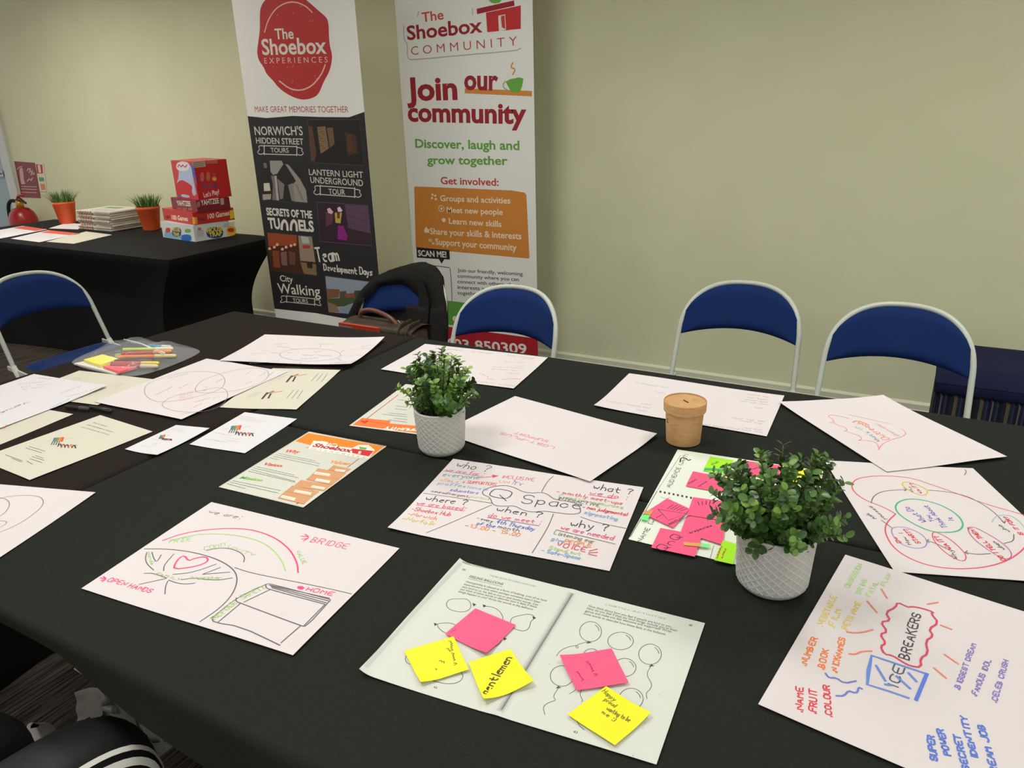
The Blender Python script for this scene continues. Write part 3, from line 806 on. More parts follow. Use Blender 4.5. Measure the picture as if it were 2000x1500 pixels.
# newspapers
A_, B_, C_ = onz((161, 448), TZ), onz((227, 453.6), TZ), onz((280, 441), TZ)
ex_, ey_ = (B_ - A_), (C_ - B_)
rz_ = math.atan2(ex_.y, ex_.x)
rnd = random.Random(4)
N_ = 9; hN = 0.0135
M_NEWS = M((206, 200, 184), 0.8); M_NEWSP = M((120, 96, 82), 0.8); M_NGRN = M((120, 160, 110), 0.8)
ctr = (A_ + C_) / 2
for i in range(N_):
    b = MB(); lx, ly = 0.345, 0.25
    b.grid(lambda u, v: V(((u - .5) * lx, (v - .5) * ly, hN * .5 + (hN * .5) * math.sin(math.pi * min(1, u * 6 if u < .1 else 1) / 2) * 1.0)), 14, 6, M_NEWS)
    b.box((0.004, 0, hN * .5), (lx, ly, hN * .86), M_NEWS, bev=0.003)
    # printed folded spine on the front edge
    for k in range(6):
        b.box((-lx / 2 + .03 + k * .026, -ly / 2 - .0003, hN * .5), (.018, .0008, hN * (.55 if k % 2 else .4)), M_NEWSP if k % 3 else M((176, 84, 52), 0.8))
    for k in range(3): b.box((.1, -ly / 2 - .0003, hN * (.25 + .25 * k)), (.14, .0008, .0011), M((150, 142, 128), 0.8))
    if i == N_ - 1:
        b.box((-.02, .05, hN + .0002), (.16, .06, .0006), M_NGRN)
        for k in range(5): b.box((.03, -.02 - k * .018, hN + .0002), (.2, .004, .0006), M((150, 150, 140), 0.8))
    o = b.build('newspaper', ang=30, smooth=False)
    o.location = (ctr.x + rnd.uniform(-.008, .008), ctr.y + rnd.uniform(-.008, .008), TZ + i * (hN + .0004)); o.rotation_euler = (0, 0, rz_ + rnd.uniform(-.04, .04))
    tag(o, 'topmost folded newspaper of the stack on the back table' if i == N_ - 1 else 'folded newspaper in the stack below the topmost, on the back table', 'newspaper', 'folded newspapers in the stack')
# leaflets lying on the back table
def flat(name, qs, base, z, label, cat='leaflet', world=None, **kw):
    c = world or [onz(q, z) for q in qs]
    return Sheet(c, base, ZN, **kw), name, label, cat
def wsheet(s, name, label, cat, group=None, **kw): return s.build(name, label, cat, group, **kw)
S_ = TZ + .001
for qs, base, lab, top in ((((45, 441), (92, 448), (0, 466), (-40, 456)), M_WHITE, 'white leaflet with a pale red corner, leftmost on the back table', (200, 90, 70)), (((94, 449.5), (157, 456), (77, 473), (21, 466)), M_WHITE, 'white leaflet with a red-orange end, middle of the row on the back table', (214, 96, 74)), (((168, 452), (219, 458.5), (144, 476), (90, 472)), M_CREAM, 'cream leaflet nearest the edge of the back table', None), (((131, 435), (166, 438), (152, 448), (95, 446)), M_WHITE, 'small white leaflet partly under the orange pot by the newspapers', None)):
    s = Sheet([onz(q, S_) for q in qs], base)
    if top:
        s.poly([s.TL.lerp(s.TR, .06), s.TL.lerp(s.TR, .94), s.TL.lerp(s.TR, .94).lerp(s.BL.lerp(s.BR, .94), .22), s.TL.lerp(s.TR, .06).lerp(s.BL.lerp(s.BR, .06), .28)], top, world=True)
        for k in range(7):
            f = .36 + k * .08
            a, c = s.TL.lerp(s.BL, f), s.TR.lerp(s.BR, f); s.stroke([a.lerp(c, .1), a.lerp(c, random.uniform(.5, .9))], (180, 130, 130), 0.002, world=True)
    s.build('leaflet', lab, 'leaflet', 'leaflets on the back table')
# board game boxes: front-left face then right face share the near corner
def game_box(corner_px, left_px, right_px, z0, h, mats, label, deco, inset=0):
    C0 = onz(corner_px, z0); Lp = onz(left_px, z0); Rp = onz(right_px, z0)
    a = (Lp - C0); d = (Rp - C0)
    dn = V((a.y, -a.x, 0)).normalized()
    if dn.dot(d) < 0: dn = -dn
    lx, ly = a.length, d.dot(dn)
    ux = a.normalized()
    g = lambda x, y, z: C0 + ux * x + dn * y + ZN * (z - 0)
    b = MB()
    P = [g(x, y, z) for z in (0, h) for x, y in ((0, 0), (lx, 0), (lx, ly), (0, ly))]
    fl, fr_, top = mats
    b.add([P[k] for k in (0, 1, 5, 4)], [(0, 1, 2, 3)], fl); b.add([P[k] for k in (3, 0, 4, 7)], [(0, 1, 2, 3)], fr_)
    b.add([P[k] for k in (2, 3, 7, 6)], [(0, 1, 2, 3)], fl); b.add([P[k] for k in (1, 2, 6, 5)], [(0, 1, 2, 3)], fr_)
    b.add([P[k] for k in (4, 5, 6, 7)], [(0, 1, 2, 3)], top); b.add([P[k] for k in (3, 2, 1, 0)], [(0, 1, 2, 3)], top)
    sl = Sheet([P[5], P[4], P[0], P[1]], fl, -dn, k=(0, 280, 3.571)); sr = Sheet([P[4], P[7], P[3], P[0]], fr_, -ux, k=(0, 280, 3.571)); stp = Sheet([P[5], P[6], P[7], P[4]], top, ZN, k=(0, 280, 3.571))
    deco(sl, sr, stp)
    for s in (sl, sr, stp):
        o = len(b.v); b.v += s.mb.v; b.f += [tuple(o + k for k in f) for f in s.mb.f]; b.m += [b.mi(s.mb.mats[i]) for i in s.mb.m]
    ob = b.build('board_game_box'); return tag(ob, label, 'board game', 'board game boxes in the stack')
def blob(s, x, y, rx, ry, rgb):
    s.poly([(x + rx * math.cos(k * .785) * (1 + .12 * (k % 2)), y + ry * math.sin(k * .785) * (1 + .12 * (k % 2))) for k in range(8)], rgb, smooth=2)
def d1(l, r, t_):
    l.poly([(1150, 610), (1330, 650), (1340, 680), (1145, 650)], (130, 178, 200)); blob(l, 1232, 618, 34, 34, (40, 66, 120)); blob(l, 1300, 660, 38, 26, (44, 110, 190)); blob(l, 1172, 605, 18, 18, (214, 70, 50)); blob(l, 1310, 610, 22, 14, (110, 170, 80))
    l.text('MOUSE', (1205, 612), (1258, 616), 26, (240, 206, 50), 0.03); l.text('TRAP', (1210, 643), (1252, 648), 24, (240, 206, 50), 0.03)
    r.poly([(1425, 690), (1660, 640), (1668, 655), (1440, 690)], (140, 186, 206)); blob(r, 1498, 622, 62, 42, (40, 60, 110))
    r.text('MOUSE', (1445, 625), (1555, 605), 34, (240, 206, 50), 0.03); r.text('TRAP', (1460, 655), (1550, 640), 30, (240, 206, 50), 0.03)
    blob(r, 1612, 610, 36, 36, (236, 190, 60)); blob(r, 1610, 605, 24, 16, (206, 50, 44))
    for k in range(4): r.dash((1560, 562 + k * 8), (1635, 550 + k * 8), (160, 150, 140), .003)
    for k in range(5): r.dash((1375, 612 + k * 9), (1420, 606 + k * 9), (150, 148, 144), .003)
    r.poly([(1378, 590), (1402, 586), (1404, 604), (1380, 608)], (190, 110, 110))
def d2(l, r, t_):
    l.text('100 Games', (1200, 530), (1312, 542), 32, (240, 220, 190), 0.025, .1); r.text('100 Games', (1450, 527), (1600, 500), 34, (240, 220, 190), 0.025, .1)
    l.poly([(1340, 512), (1358, 516), (1362, 566), (1346, 562)], (222, 150, 50)); r.poly([(1356, 518), (1374, 514), (1378, 562), (1364, 566)], (222, 160, 50)); r.poly([(1600, 470), (1630, 462), (1636, 520), (1606, 528)], (234, 196, 50))
    blob(l, 1172, 514, 16, 12, (140, 30, 40)); blob(r, 1408, 528, 28, 12, (140, 40, 60))
def d3(l, r, t_):
    l.text('YAHTZEE', (1235, 432), (1332, 438), 34, (232, 220, 204), 0.025); r.text('YAHTZEE', (1403, 432), (1530, 416), 36, (232, 220, 204), 0.025)
    for k in range(3): l.poly([(1235 + k * 38, 448), (1262 + k * 38, 450), (1264 + k * 38, 470), (1237 + k * 38, 468)], (150, 100, 90))
    r.poly([(1535, 385), (1560, 380), (1564, 425), (1540, 430)], (176, 158, 148)); blob(r, 1385, 425, 12, 22, (170, 110, 110))
def d4(l, r, t_):
    l.poly([(1240, 120), (1330, 135), (1350, 260), (1375, 380), (1270, 370), (1225, 300), (1250, 230)], (176, 190, 214), smooth=1)
    l.poly([(1222, 290), (1262, 250), (1310, 275), (1345, 300), (1335, 345), (1370, 385), (1245, 380), (1228, 340)], (200, 46, 46), smooth=1); l.poly([(1262, 352), (1320, 362), (1325, 380), (1268, 374)], (176, 190, 214), smooth=1); l.poly([(1240, 362), (1262, 366), (1266, 381), (1246, 379)], (70, 90, 160))
    blob(l, 1275, 160, 48, 34, (222, 216, 218)); l.poly([(1330, 150), (1352, 155), (1378, 300), (1350, 230)], (60, 90, 170)); l.stroke([(1240, 165), (1250, 145), (1262, 168), (1275, 148), (1290, 170), (1305, 150)], (190, 50, 60), .007)
    r.poly([(1338, 128), (1430, 118), (1434, 162), (1345, 172)], (190, 172, 150))
    for k in range(3): r.dash((1350, 138 + k * 12), (1425, 128 + k * 12), (120, 90, 80), .003)
    for k in range(3): r.dash((1440, 120 + k * 9), (1515, 118 + k * 9), (220, 150, 140), .003)
    for k in range(3):
        blob(r, 1410 + k * 42, 235 - k * 4, 14, 34, [(206, 100, 110), (200, 110, 60), (190, 60, 70)][k]); blob(r, 1425 + k * 36, 300 - k * 4, 15, 13, [(120, 60, 110), (150, 60, 90), (110, 60, 100)][k])
    blob(r, 1495, 248, 16, 14, (232, 170, 60)); r.text("Let's Play!", (1423, 378), (1530, 352), 34, (236, 220, 210), 0.02, .1)
    t_.dash((1260, 108), (1420, 100), (206, 120, 110), .006)
MR = M((196, 30, 34), 0.35); MDR = M((124, 24, 32), 0.4); MR2 = M((192, 38, 30), 0.35); MWB = M((210, 216, 214), 0.4)
z1 = TZ + .0005
game_box((382, 472.6), (319, 463), (466, 463), z1, .094, (MWB, MWB, M((196, 200, 190), .4)), 'large white and yellow board game box at the bottom of the stack', d1)
game_box((379.5, 439.8), (320.6, 429.5), (459, 429), z1 + .0945, .072, (MR2, MR2, MR2), 'red and yellow box of a hundred games, second from the bottom of the stack', d2)
game_box((386.5, 414.5), (337, 407), (443, 405.5), z1 + .167, .066, (MDR, MDR, MDR), 'dark red dice game box, second from the top of the stack', d3)
game_box((388, 390.8), (346, 386), (441, 382), z1 + .2335, .215, (MR, MR, M((206, 70, 66), .4)), 'tall bright red game box with blue swirl on top of the stack', d4)
# ------------------------------------------------------------------ papers on the big table
INK = (46, 44, 50); PINK = (226, 70, 128); GREEN = (148, 196, 92); ROSE = (214, 62, 76); ORA = (232, 128, 66); TEAL = (88, 150, 168); BLU = (66, 96, 190); LBL = (120, 170, 214); YEL = (222, 190, 60)
def lay(qs, base, lift=None, k=None, world=None, mm=0.0):
    z = TZ + .0008 + mm / 1000
    if world: c = [V((p[0], p[1], z)) for p in world]
    else:
        uvc = ((0, 0), (1, 0), (1, 1), (0, 1))
        c = []
        for q, (u, v) in zip(qs, uvc):
            h = lift(u, v) if lift else 0
            p = onz(q, z + h); c.append(V((p.x, p.y, z)))
    return Sheet(c, base, ZN, lift, k=k)
def wav(a=.002, e=.004, ph=0.0, cl=None):
    """gentle sheet waviness; cl lists corner/edge lifts (u, v, height, radius)"""
    def f(u, v):
        h = a * (math.sin(u * 5.1 + ph) * math.sin(v * 4.3 + ph * 1.7)) + a
        for cu, cv, hh, rr_ in cl or ():
            d = math.hypot(u - cu, v - cv)
            h += hh * max(0, 1 - d / rr_) ** 2
        return h
    return f
W2 = lambda q: onz(q, TZ + .001)
def par(a, b, c): return a + c - b   # fourth corner of a parallelogram a-b-c
def rectside(a, b, ln, sgn=1):
    """corners of a rectangle on edge a-b, ln deep"""
    d = (b - a).normalized(); n_ = V((-d.y, d.x, 0)) * sgn
    return b + n_ * ln, a + n_ * ln
GP = 'marker-drawn white sheets on the big table'

# --- far-left pile
a, b_ = W2((143, 809)), W2((103, 802)); d_ = (b_ - a).normalized()
c = rectside(a, a + d_ * .21, .297, 1)
s = lay(None, M_CREAM, world=[a + d_ * .21, a, c[1], c[0]], lift=wav(.0006)); s.build('leaflet', 'cream leaflet showing as a strip under the white sheet at the left edge', 'leaflet')
a, b_ = W2((155, 724)), W2((300, 741)); d_ = (b_ - a).normalized(); c = rectside(a, a + d_ * .29, .205, -1)
s = lay(None, M_CREAM, world=[a, a + d_ * .29, c[0], c[1]], lift=wav(.0008)); s.k = (0, 640, 4.762)
for x_, y_ in ((640, 490), (1040, 545)): s.dash((x_, y_), (x_ + 90, y_ - 30), (120, 112, 100)); s.dash((x_ + 20, y_ + 12), (x_ + 120, y_ - 20), (120, 112, 100))
s.build('leaflet', 'cream leaflet half covered between the left white sheet and the circle diagram', 'leaflet')
# black pens peeping out
def pen(p0, p1, r, body, cap, label, group, capf=.35, z=None, name='marker_pen', cat='pen', tip=None):
    A, B = V(p0), V(p1); L = (B - A).length
    t = empty(name, A, label, cat, group)
    d = (B - A).normalized(); q = V((0, 0, 1)).rotation_difference(d); t.rotation_mode = 'QUATERNION'; t.rotation_quaternion = q
    b = MB(); b.lathe([(r * .8, 0), (r * .9, .001), (r * .95, L * (1 - capf))], body, n=14); b.build('barrel', t, True)
    b = MB(); b.lathe([(r, L * (1 - capf) - .004), (r * 1.05, L * (1 - capf)), (r * 1.02, L * .97), (r * .7, L)], cap, n=14); b.build('cap', t, True)
    return t
zp = TZ + .007
pen(onz((128, 794), zp), onz((174, 799), zp), .0052, M_BLACK, M((60, 60, 62), 0.3), 'black pen lying nearest the white sheet, tips under the papers', 'black pens under the papers')
pen(onz((176, 795), zp), onz((218, 803), zp), .0052, M_BLACK, M((38, 38, 40), 0.3), 'black pen sticking out from under the circle diagram sheet', 'black pens under the papers')
a, b_ = W2((67, 733)), W2((211, 757)); c = rectside(a, b_, .42, -1)
s = lay(None, M_WHITE, world=[a, b_, c[0], c[1]], lift=wav(.0015, cl=[(1, 0, .004, .4)]), mm=3); s.k = (0, 640, 4.762)
G1 = (112, 108, 112)
for p0, p1, h in (((480, 478), (350, 462), 16), ((470, 515), (150, 555), 22), ((420, 500), (160, 520), 18), ((400, 545), (180, 575), 16), ((750, 540), (500, 625), 22), ((900, 560), (590, 650), 14), ((960, 575), (640, 670), 12), ((640, 660), (450, 755), 14)): s.scrib(p0, p1, h, G1)
s.hand('Venue', (235, 690), (0, 790), 42, (92, 90, 96), .0022); s.hand('?', (40, 905), (20, 945), 24, PINK)
s.build('paper_sheet', 'white written sheet running off the left edge, nearest the blue seat', 'paper', GP)
# --- cream A4 leaflet with a flag logo
def flags(s, x, y, k, sx=1):
    for i, c_ in enumerate(((60, 120, 130), (80, 140, 90), (224, 120, 60), (206, 84, 44))):
        s.poly([(x + i * 30 * k, y + 6 * k - i * 2), (x + (i * 30 + 30) * k, y + 4 * k - i * 2), (x + (i * 30 + 12) * k, y + 52 * k), (x + (i * 30 - 14) * k, y + 48 * k)], c_)
    for i in range(4):
        s.stroke([(x + (-30 + i * 26) * k, y + 85 * k), (x + (-10 + i * 26) * k, y + 50 * k)], (50, 44, 40), .0022)
    for i, c_ in enumerate(((40, 40, 44), (150, 60, 40), (40, 40, 44), (210, 120, 50), (40, 40, 44))):
        s.stroke([(x + (45 + i * 40) * k, y + (105 + i * 3) * k), (x + (75 + i * 40) * k, y + (62 + i * 5) * k), (x + (88 + i * 40) * k, y + (115 + i * 2) * k)], c_, .003)
    s.stroke([(x + 190 * k, y + 84 * k), (x + 262 * k, y + 92 * k)], (60, 50, 46), .002); s.stroke([(x - 95 * k, y + 50 * k), (x - 40 * k, y + 36 * k)], (150, 140, 130), .001); s.stroke([(x + 140 * k, y + 22 * k), (x + 210 * k, y + 8 * k)], (150, 140, 130), .001)
a, b_, c = W2((196, 811)), W2((298, 843)), W2((58, 938))
s = lay(None, M_CREAM, world=[a, b_, c, par(a, b_, c)], lift=wav(.0006)); s.k = (0, 640, 4.762)
s.text('The Q Space', (858, 884), (992, 922), 16, (70, 66, 62)); s.text('Neurodivergent Queer', (805, 905), (1048, 974), 16, (70, 66, 62)); s.text('and Community Group', (750, 925), (1012, 1000), 16, (70, 66, 62))
flags(s, 500, 1020, .82)
for p0, p1 in (((270, 1105), (420, 1150)), ((240, 1118), (390, 1165)), ((330, 1190), (400, 1213)), ((50, 1182), (210, 1240)), ((110, 1215), (200, 1250)), ((300, 1200), (410, 1235)), ((280, 1220), (390, 1255)), ((250, 1240), (300, 1270))): s.dash(p0, p1, (104, 98, 90), .0016)
s.build('leaflet', 'cream leaflet with a large flag logo at the left, below the written white sheet', 'leaflet')
# --- small white flyers
s = lay(((344, 830), (409.5, 836), (307, 888), (244, 877)), M_WHITE, wav(.0008, cl=[(1, 1, .003, .5)]), k=(0, 640, 4.762))
flags(s, 1490, 998, .42)
for p0, p1 in (((1600, 935), (1720, 955)), ((1590, 948), (1710, 968)), ((1410, 1030), (1480, 1045)), ((1420, 1075), (1470, 1085)), ((1310, 1095), (1400, 1110)), ((1420, 1090), (1460, 1098))): s.dash(p0, p1, (170, 165, 165), .001)
s.build('flyer', 'smallest white flyer with tiny orange logo, between cream leaflet and larger flyer', 'flyer')
s = lay(((478, 805), (580, 818), (478, 885), (370, 867.5)), M_WHITE, wav(.0008), k=(380, 640, 5))
flags(s, 360, 955, .85)
for p0, p1 in (((445, 862), (590, 885)), ((430, 880), (690, 915)), ((440, 895), (640, 925)), ((200, 1025), (370, 1055)), ((340, 1080), (430, 1090)), ((320, 1100), (420, 1115)), ((100, 1085), (240, 1105)), ((200, 1105), (310, 1115))): s.dash(p0, p1, (176, 168, 160), .0011)
s.build('flyer', 'larger white flyer with orange logo, left of the laminated orange poster', 'flyer')
# --- cream sheet with two printed copies
a, b_, c = W2((665, 723)), W2((579, 801)), W2((429, 796))
s = lay(None, M_CREAM, world=[par(a, b_, c), a, b_, c], lift=wav(.0012)); s.k = (380, 640, 5)
for ox, oy in ((0, 0), (-240, 165)):
    for i, (p0, p1) in enumerate((((900, 530), (950, 470)), ((930, 490), (1010, 455)), ((960, 525), (985, 480)), ((1000, 470), (1095, 455)))): s.stroke([(p0[0] + ox, p0[1] + oy), (p1[0] + ox, p1[1] + oy)], [(70, 60, 54), (150, 80, 50), (60, 50, 48), (206, 140, 70)][i], .006 - i * .0006)
    for i in range(3): s.dash((1140 + i * 50 + ox, 520 + oy + i * 4), (1210 + i * 45 + ox, 445 + oy), (120, 116, 106), .0016)
    for i in range(3): s.dash((735 + i * 40 + ox, 525 - i * 8 + oy), (830 + i * 40 + ox, 470 - i * 8 + oy), (160, 156, 140), .0012)
s.build('leaflet', 'cream sheet printed with two matching leaflets, right of the circle diagram', 'leaflet')
# --- venn sheet and mind-map sheet
a, b_, c = W2((404, 703)), W2((185, 787)), W2((355, 822))
s = lay(None, M_PAPER, world=[a, par(a, b_, c), c, b_], lift=wav(.0012, ph=.6), mm=3)
GL = (120, 114, 118)
s.stroke([(357, 727), (300, 743), (284, 753), (281, 766), (288, 777), (305, 785), (340, 784), (378, 777), (430, 762), (440, 748), (438, 736), (425, 728), (395, 725)], GL, .0014, True)
s.stroke([(315, 793), (319, 785), (336, 774), (378, 766), (425, 756), (442, 760), (446, 775), (434, 792), (405, 803), (370, 806), (335, 802)], GL, .0014, True)
s.stroke([(380, 760), (388, 748), (404, 738), (460, 722), (500, 717.5), (520, 722), (526, 730), (520, 742), (492, 756), (450, 765), (400, 768), (383, 766)], GL, .0014, True)
s.k = (0, 640, 4.762)
for p0, p1, h, c_ in (((1740, 425), (1530, 475), 14, GL), ((1600, 545), (1410, 640), 24, (90, 86, 92)), ((1750, 520), (1650, 570), 18, ROSE), ((1950, 650), (1740, 705), 20, (90, 86, 92)), ((1870, 705), (1740, 760), 20, PINK), ((1880, 770), (1660, 805), 12, GL), ((1940, 545), (1880, 560), 14, INK), ((1920, 575), (1860, 590), 14, INK)): s.scrib(p0, p1, h, c_)
for i in range(5): s.scrib((1790, 590 + i * 15), (1640, 620 + i * 15), 12, PINK, .001)
s.k = (380, 640, 5)
for p0, p1, h, c_ in (((345, 295), (265, 325), 8, ORA), ((545, 425), (470, 475), 18, GREEN), ((570, 520), (480, 555), 12, PINK), ((680, 440), (610, 480), 26, GL), ((240, 660), (170, 700), 10, GREEN), ((270, 500), (190, 540), 14, GL), ((770, 430), (720, 470), 16, GL)): s.scrib(p0, p1, h, c_)
s.build('paper_sheet', 'white sheet with overlapping circle diagram and pink notes, below the pen bag', 'paper', GP)
a, b_, c = W2((518, 658)), W2((752, 665.5)), W2((686, 719))
s = lay(None, M_PAPER, world=[a, b_, c, par(a, b_, c)], lift=wav(.0018, ph=1.4, cl=[(1, 0, .006, .5), (1, 1, .006, .4)]), mm=6); s.k = (380, 640, 5)
el = [(825 + 0, 265)]
s.stroke([(1130 + 303 * math.cos(k * .3927), 265 + 62 * math.sin(k * .3927) - 18 * math.cos(k * .3927) * 0) for k in range(16)], GL, .0014, True)
for p0, p1, h, c_ in (((1250, 225), (1130, 232), 16, INK), ((1340, 268), (1030, 262), 22, INK), ((960, 245), (880, 240), 16, GL), ((1210, 285), (990, 300), 22, INK), ((900, 150), (750, 160), 16, GL), ((930, 190), (800, 180), 14, GL), ((1370, 158), (1190, 155), 16, INK), ((760, 222), (640, 220), 20, GL), ((680, 250), (540, 250), 14, GL), ((1720, 165), (1590, 185), 18, GL), ((1720, 195), (1470, 205), 18, GL), ((1640, 265), (1480, 270), 14, GL), ((1560, 330), (1330, 340), 18, GL), ((1530, 350), (1290, 355), 14, GL), ((660, 340), (490, 345), 16, GL), ((600, 318), (520, 318), 14, GL), ((1040, 390), (880, 385), 16, GL)): s.scrib(p0, p1, h, c_)
for q in ([(940, 205), (1010, 212)], [(1220, 190), (1235, 172)], [(745, 245), (830, 250)], [(690, 340), (820, 320)], [(1425, 240), (1470, 215)], [(1435, 275), (1480, 270)], [(1400, 300), (1430, 320)], [(1040, 340), (1020, 358)]): s.stroke(q, GL, .0014)
s.build('paper_sheet', 'white mind-map sheet with one wide oval, nearest the leather bag', 'paper', GP)
# --- sheet at the lower left edge
a, b_ = W2((187, 962)), W2((0, 1089.5)); d_ = (b_ - a).normalized(); c = rectside(a, a + d_ * .297, .42, -1)
s = lay(None, M_PAPER, world=[c[1], a, a + d_ * .297, c[0]], lift=wav(.001)); s.k = (0, 920, 6.667)
s.stroke([(-150, 420), (0, 355), (150, 325), (350, 315), (480, 325), (550, 355), (568, 410), (540, 470), (440, 560), (250, 690), (0, 800), (-150, 850)], GL, .0016)
s.stroke([(-60, 345), (60, 355), (120, 400), (125, 450), (80, 530), (0, 590), (-100, 640)], GL, .0016); s.stroke([(-80, 650), (0, 650), (90, 655), (80, 690), (0, 735)], GL, .0014)
s.build('paper_sheet', 'white sheet with nested pencil ovals at the lower left edge of the photo', 'paper', GP)
# --- "we are" bridge sheet
s = lay(((413, 980.5), (780, 1070.6), (572, 1279.5), (159, 1149)), M_PAPER, wav(.001, ph=.4), k=(140, 960, 3.03))
GK = (98, 92, 96)
s.hand('we are:', (805, 125), (992, 163), 32, (90, 88, 90), .0018)
s.stroke([(540, 290), (650, 250), (800, 225), (960, 217), (1080, 228), (1200, 270), (1290, 340), (1335, 420), (1340, 480)], PINK, .0028)
s.stroke([(590, 290), (670, 268), (760, 252), (880, 250), (1000, 262), (1120, 295), (1200, 350), (1250, 420), (1265, 470)], (170, 206, 120), .0022)
s.stroke([(800, 350), (860, 335), (930, 335), (1000, 360), (1025, 390), (1018, 418)], GK, .0018)
s.hand('PRIDE', (575, 308), (705, 292), 26, GREEN); s.hand('COMM', (785, 348), (905, 322), 20, GREEN); s.hand('UNITY', (920, 328), (1070, 385), 22, GREEN); s.hand('VALUE', (1325, 355), (1368, 430), 24, GREEN)
for q in ([(1358, 264), (1400, 268)], [(1362, 282), (1398, 278)], [(1382, 254), (1408, 272), (1372, 292)]): s.stroke(q, PINK, .0022)
s.hand('BRIDGE', (1410, 298), (1622, 340), 40, PINK, .0022)
s.stroke([(430, 340), (560, 340), (700, 355), (850, 395), (950, 450), (985, 510), (960, 600), (880, 690), (760, 770)], GK, .002); s.stroke([(965, 450), (1050, 480), (1300, 530), (1500, 570), (1655, 606)], GK, .0016)
s.stroke([(605, 460), (610, 430), (640, 390), (670, 380), (690, 412), (730, 395), (790, 385), (812, 405), (780, 430), (700, 450)], PINK, .003, True, 1)
for q in ([(445, 360), (435, 395), (445, 430), (485, 465)], [(475, 360), (485, 395), (503, 422), (530, 375)], [(605, 370), (560, 420), (545, 445), (545, 470)], [(600, 490), (680, 485), (760, 465), (855, 430)], [(775, 490), (880, 450)], [(780, 490), (935, 478)], [(650, 522), (720, 512), (800, 522), (870, 525), (950, 512)], [(430, 485), (480, 483), (560, 512)], [(575, 525), (630, 545), (690, 548), (730, 542)], [(400, 550), (560, 515)], [(570, 530), (555, 560), (552, 608)]): s.stroke(q, GK, .0017)
s.hand('Hands', (445, 362), (470, 435), 20, GREEN); s.hand('FAMILY', (495, 490), (635, 528), 18, GREEN); s.hand('together', (700, 515), (880, 518), 20, GREEN)
for q in ([(170, 512), (200, 516)], [(174, 526), (198, 522)], [(188, 504), (206, 518), (180, 534)]): s.stroke(q, PINK, .0022)
s.hand('OPEN HANDS', (208, 530), (462, 602), 36, PINK, .0022)
for q in ([(975, 630), (970, 648), (1000, 662), (1355, 795), (1390, 800), (1530, 645)], [(1150, 550), (1148, 568), (1170, 580), (1500, 668)], [(1150, 550), (1170, 545), (1530, 640)], [(830, 750), (975, 630), (1150, 550)], [(830, 750), (840, 775), (1000, 800), (1232, 910)], [(1355, 795), (1240, 895)], [(865, 775), (1000, 662)], [(1020, 655), (1172, 582)], [(1170, 555), (1525, 632)], [(1180, 562), (1520, 648)], [(1185, 570), (1508, 660)], [(1500, 668), (1372, 798)]): s.stroke(q, GK, .0018, smooth=1)
s.hand('SAFETY', (1010, 640), (1150, 573), 30, GREEN); s.hand('REFUGE', (850, 760), (985, 655), 30, GREEN)
s.poly([(1335, 562), (1365, 560), (1380, 572), (1360, 582), (1338, 576)], PINK); s.hand('HOME', (1385, 585), (1538, 618), 28, PINK, .0022)
s.build('paper_sheet', 'white sheet with pink arcs and heart at the near left edge of the table', 'paper', GP)
# --- laminated posters
s = lay(((603, 843), (754.5, 872), (592, 991), (427, 951)), M_LAM, k=(400, 790, 5))
s.poly([(1012, 280), (1752, 410), (1600, 522), (1420, 490), (1300, 460), (1050, 425), (1030, 398), (885, 360)], (236, 132, 26))
s.poly([(1020, 420), (1060, 355), (1160, 360), (1290, 388), (1300, 410), (1440, 425), (1500, 395), (1600, 395), (1660, 445), (1600, 530), (1500, 520), (1000, 430)], (238, 232, 220))
s.text('The', (1172, 392), (1272, 408), 40, (220, 90, 60), .03); s.text('Shoebox', (1045, 410), (1425, 470), 56, (176, 26, 40), .04); s.text('E N T E R P R I S E S', (985, 425), (1560, 525), 20, (200, 120, 100))
s.poly([(1435, 430), (1650, 455), (1600, 508), (1440, 475)], (214, 34, 40)); s.poly([(1505, 455), (1530, 458), (1520, 485), (1495, 480)], (236, 220, 214)); s.poly([(1505, 412), (1585, 424), (1570, 442), (1515, 436)], (110, 180, 60))
s.text('Why', (770, 465), (912, 478), 40, (220, 62, 40), .03, .15); s.text('Vision', (560, 590), (742, 612), 38, (206, 40, 52), .03, .15); s.text('Mission', (335, 722), (548, 752), 38, (110, 180, 60), .03, .15); s.text('Values', (1208, 570), (1405, 592), 38, (232, 150, 60), .03, .15)
for p0, p1 in (((722, 480), (1085, 553)), ((700, 493), (1130, 580)), ((672, 507), (1118, 602)), ((640, 522), (720, 540)), ((508, 608), (872, 690)), ((478, 622), (912, 716)), ((455, 637), (882, 752)), ((428, 652), (880, 760)), ((275, 745), (740, 842)), ((250, 760), (715, 866)), ((222, 775), (395, 822))): s.dash(p0, p1, (92, 92, 88), .0014)
for q in ([(1205, 640), (1265, 596), (1432, 632), (1370, 668)], [(1045, 690), (1110, 626), (1380, 672), (1310, 735)], [(990, 735), (1050, 690), (1310, 735), (1245, 785)], [(865, 800), (945, 740), (1245, 785), (1165, 845)], [(790, 850), (860, 795), (1120, 850), (1045, 905)], [(715, 915), (790, 850), (1045, 905), (968, 975)]): s.poly(q, (206, 150, 104)); s.stroke([q[3], q[0], q[1]], (160, 106, 66), .0014, smooth=0)
for q in ([(1280, 630), (1378, 642), (1360, 664), (1268, 650)], [(1080, 655), (1228, 680), (1215, 702), (1065, 680)], [(1090, 722), (1228, 745), (1212, 770), (1075, 748)], [(1050, 790), (1182, 812), (1162, 832), (1035, 810)], [(885, 832), (1048, 862), (1030, 886), (868, 855)], [(755, 885), (892, 915), (870, 942), (738, 908)]): s.poly(q, (236, 222, 206)); s.scrib(((q[3][0] + 14), q[3][1] - 6), (q[2][0] - 8, q[2][1] - 6), 10, (200, 110, 100), .0009)
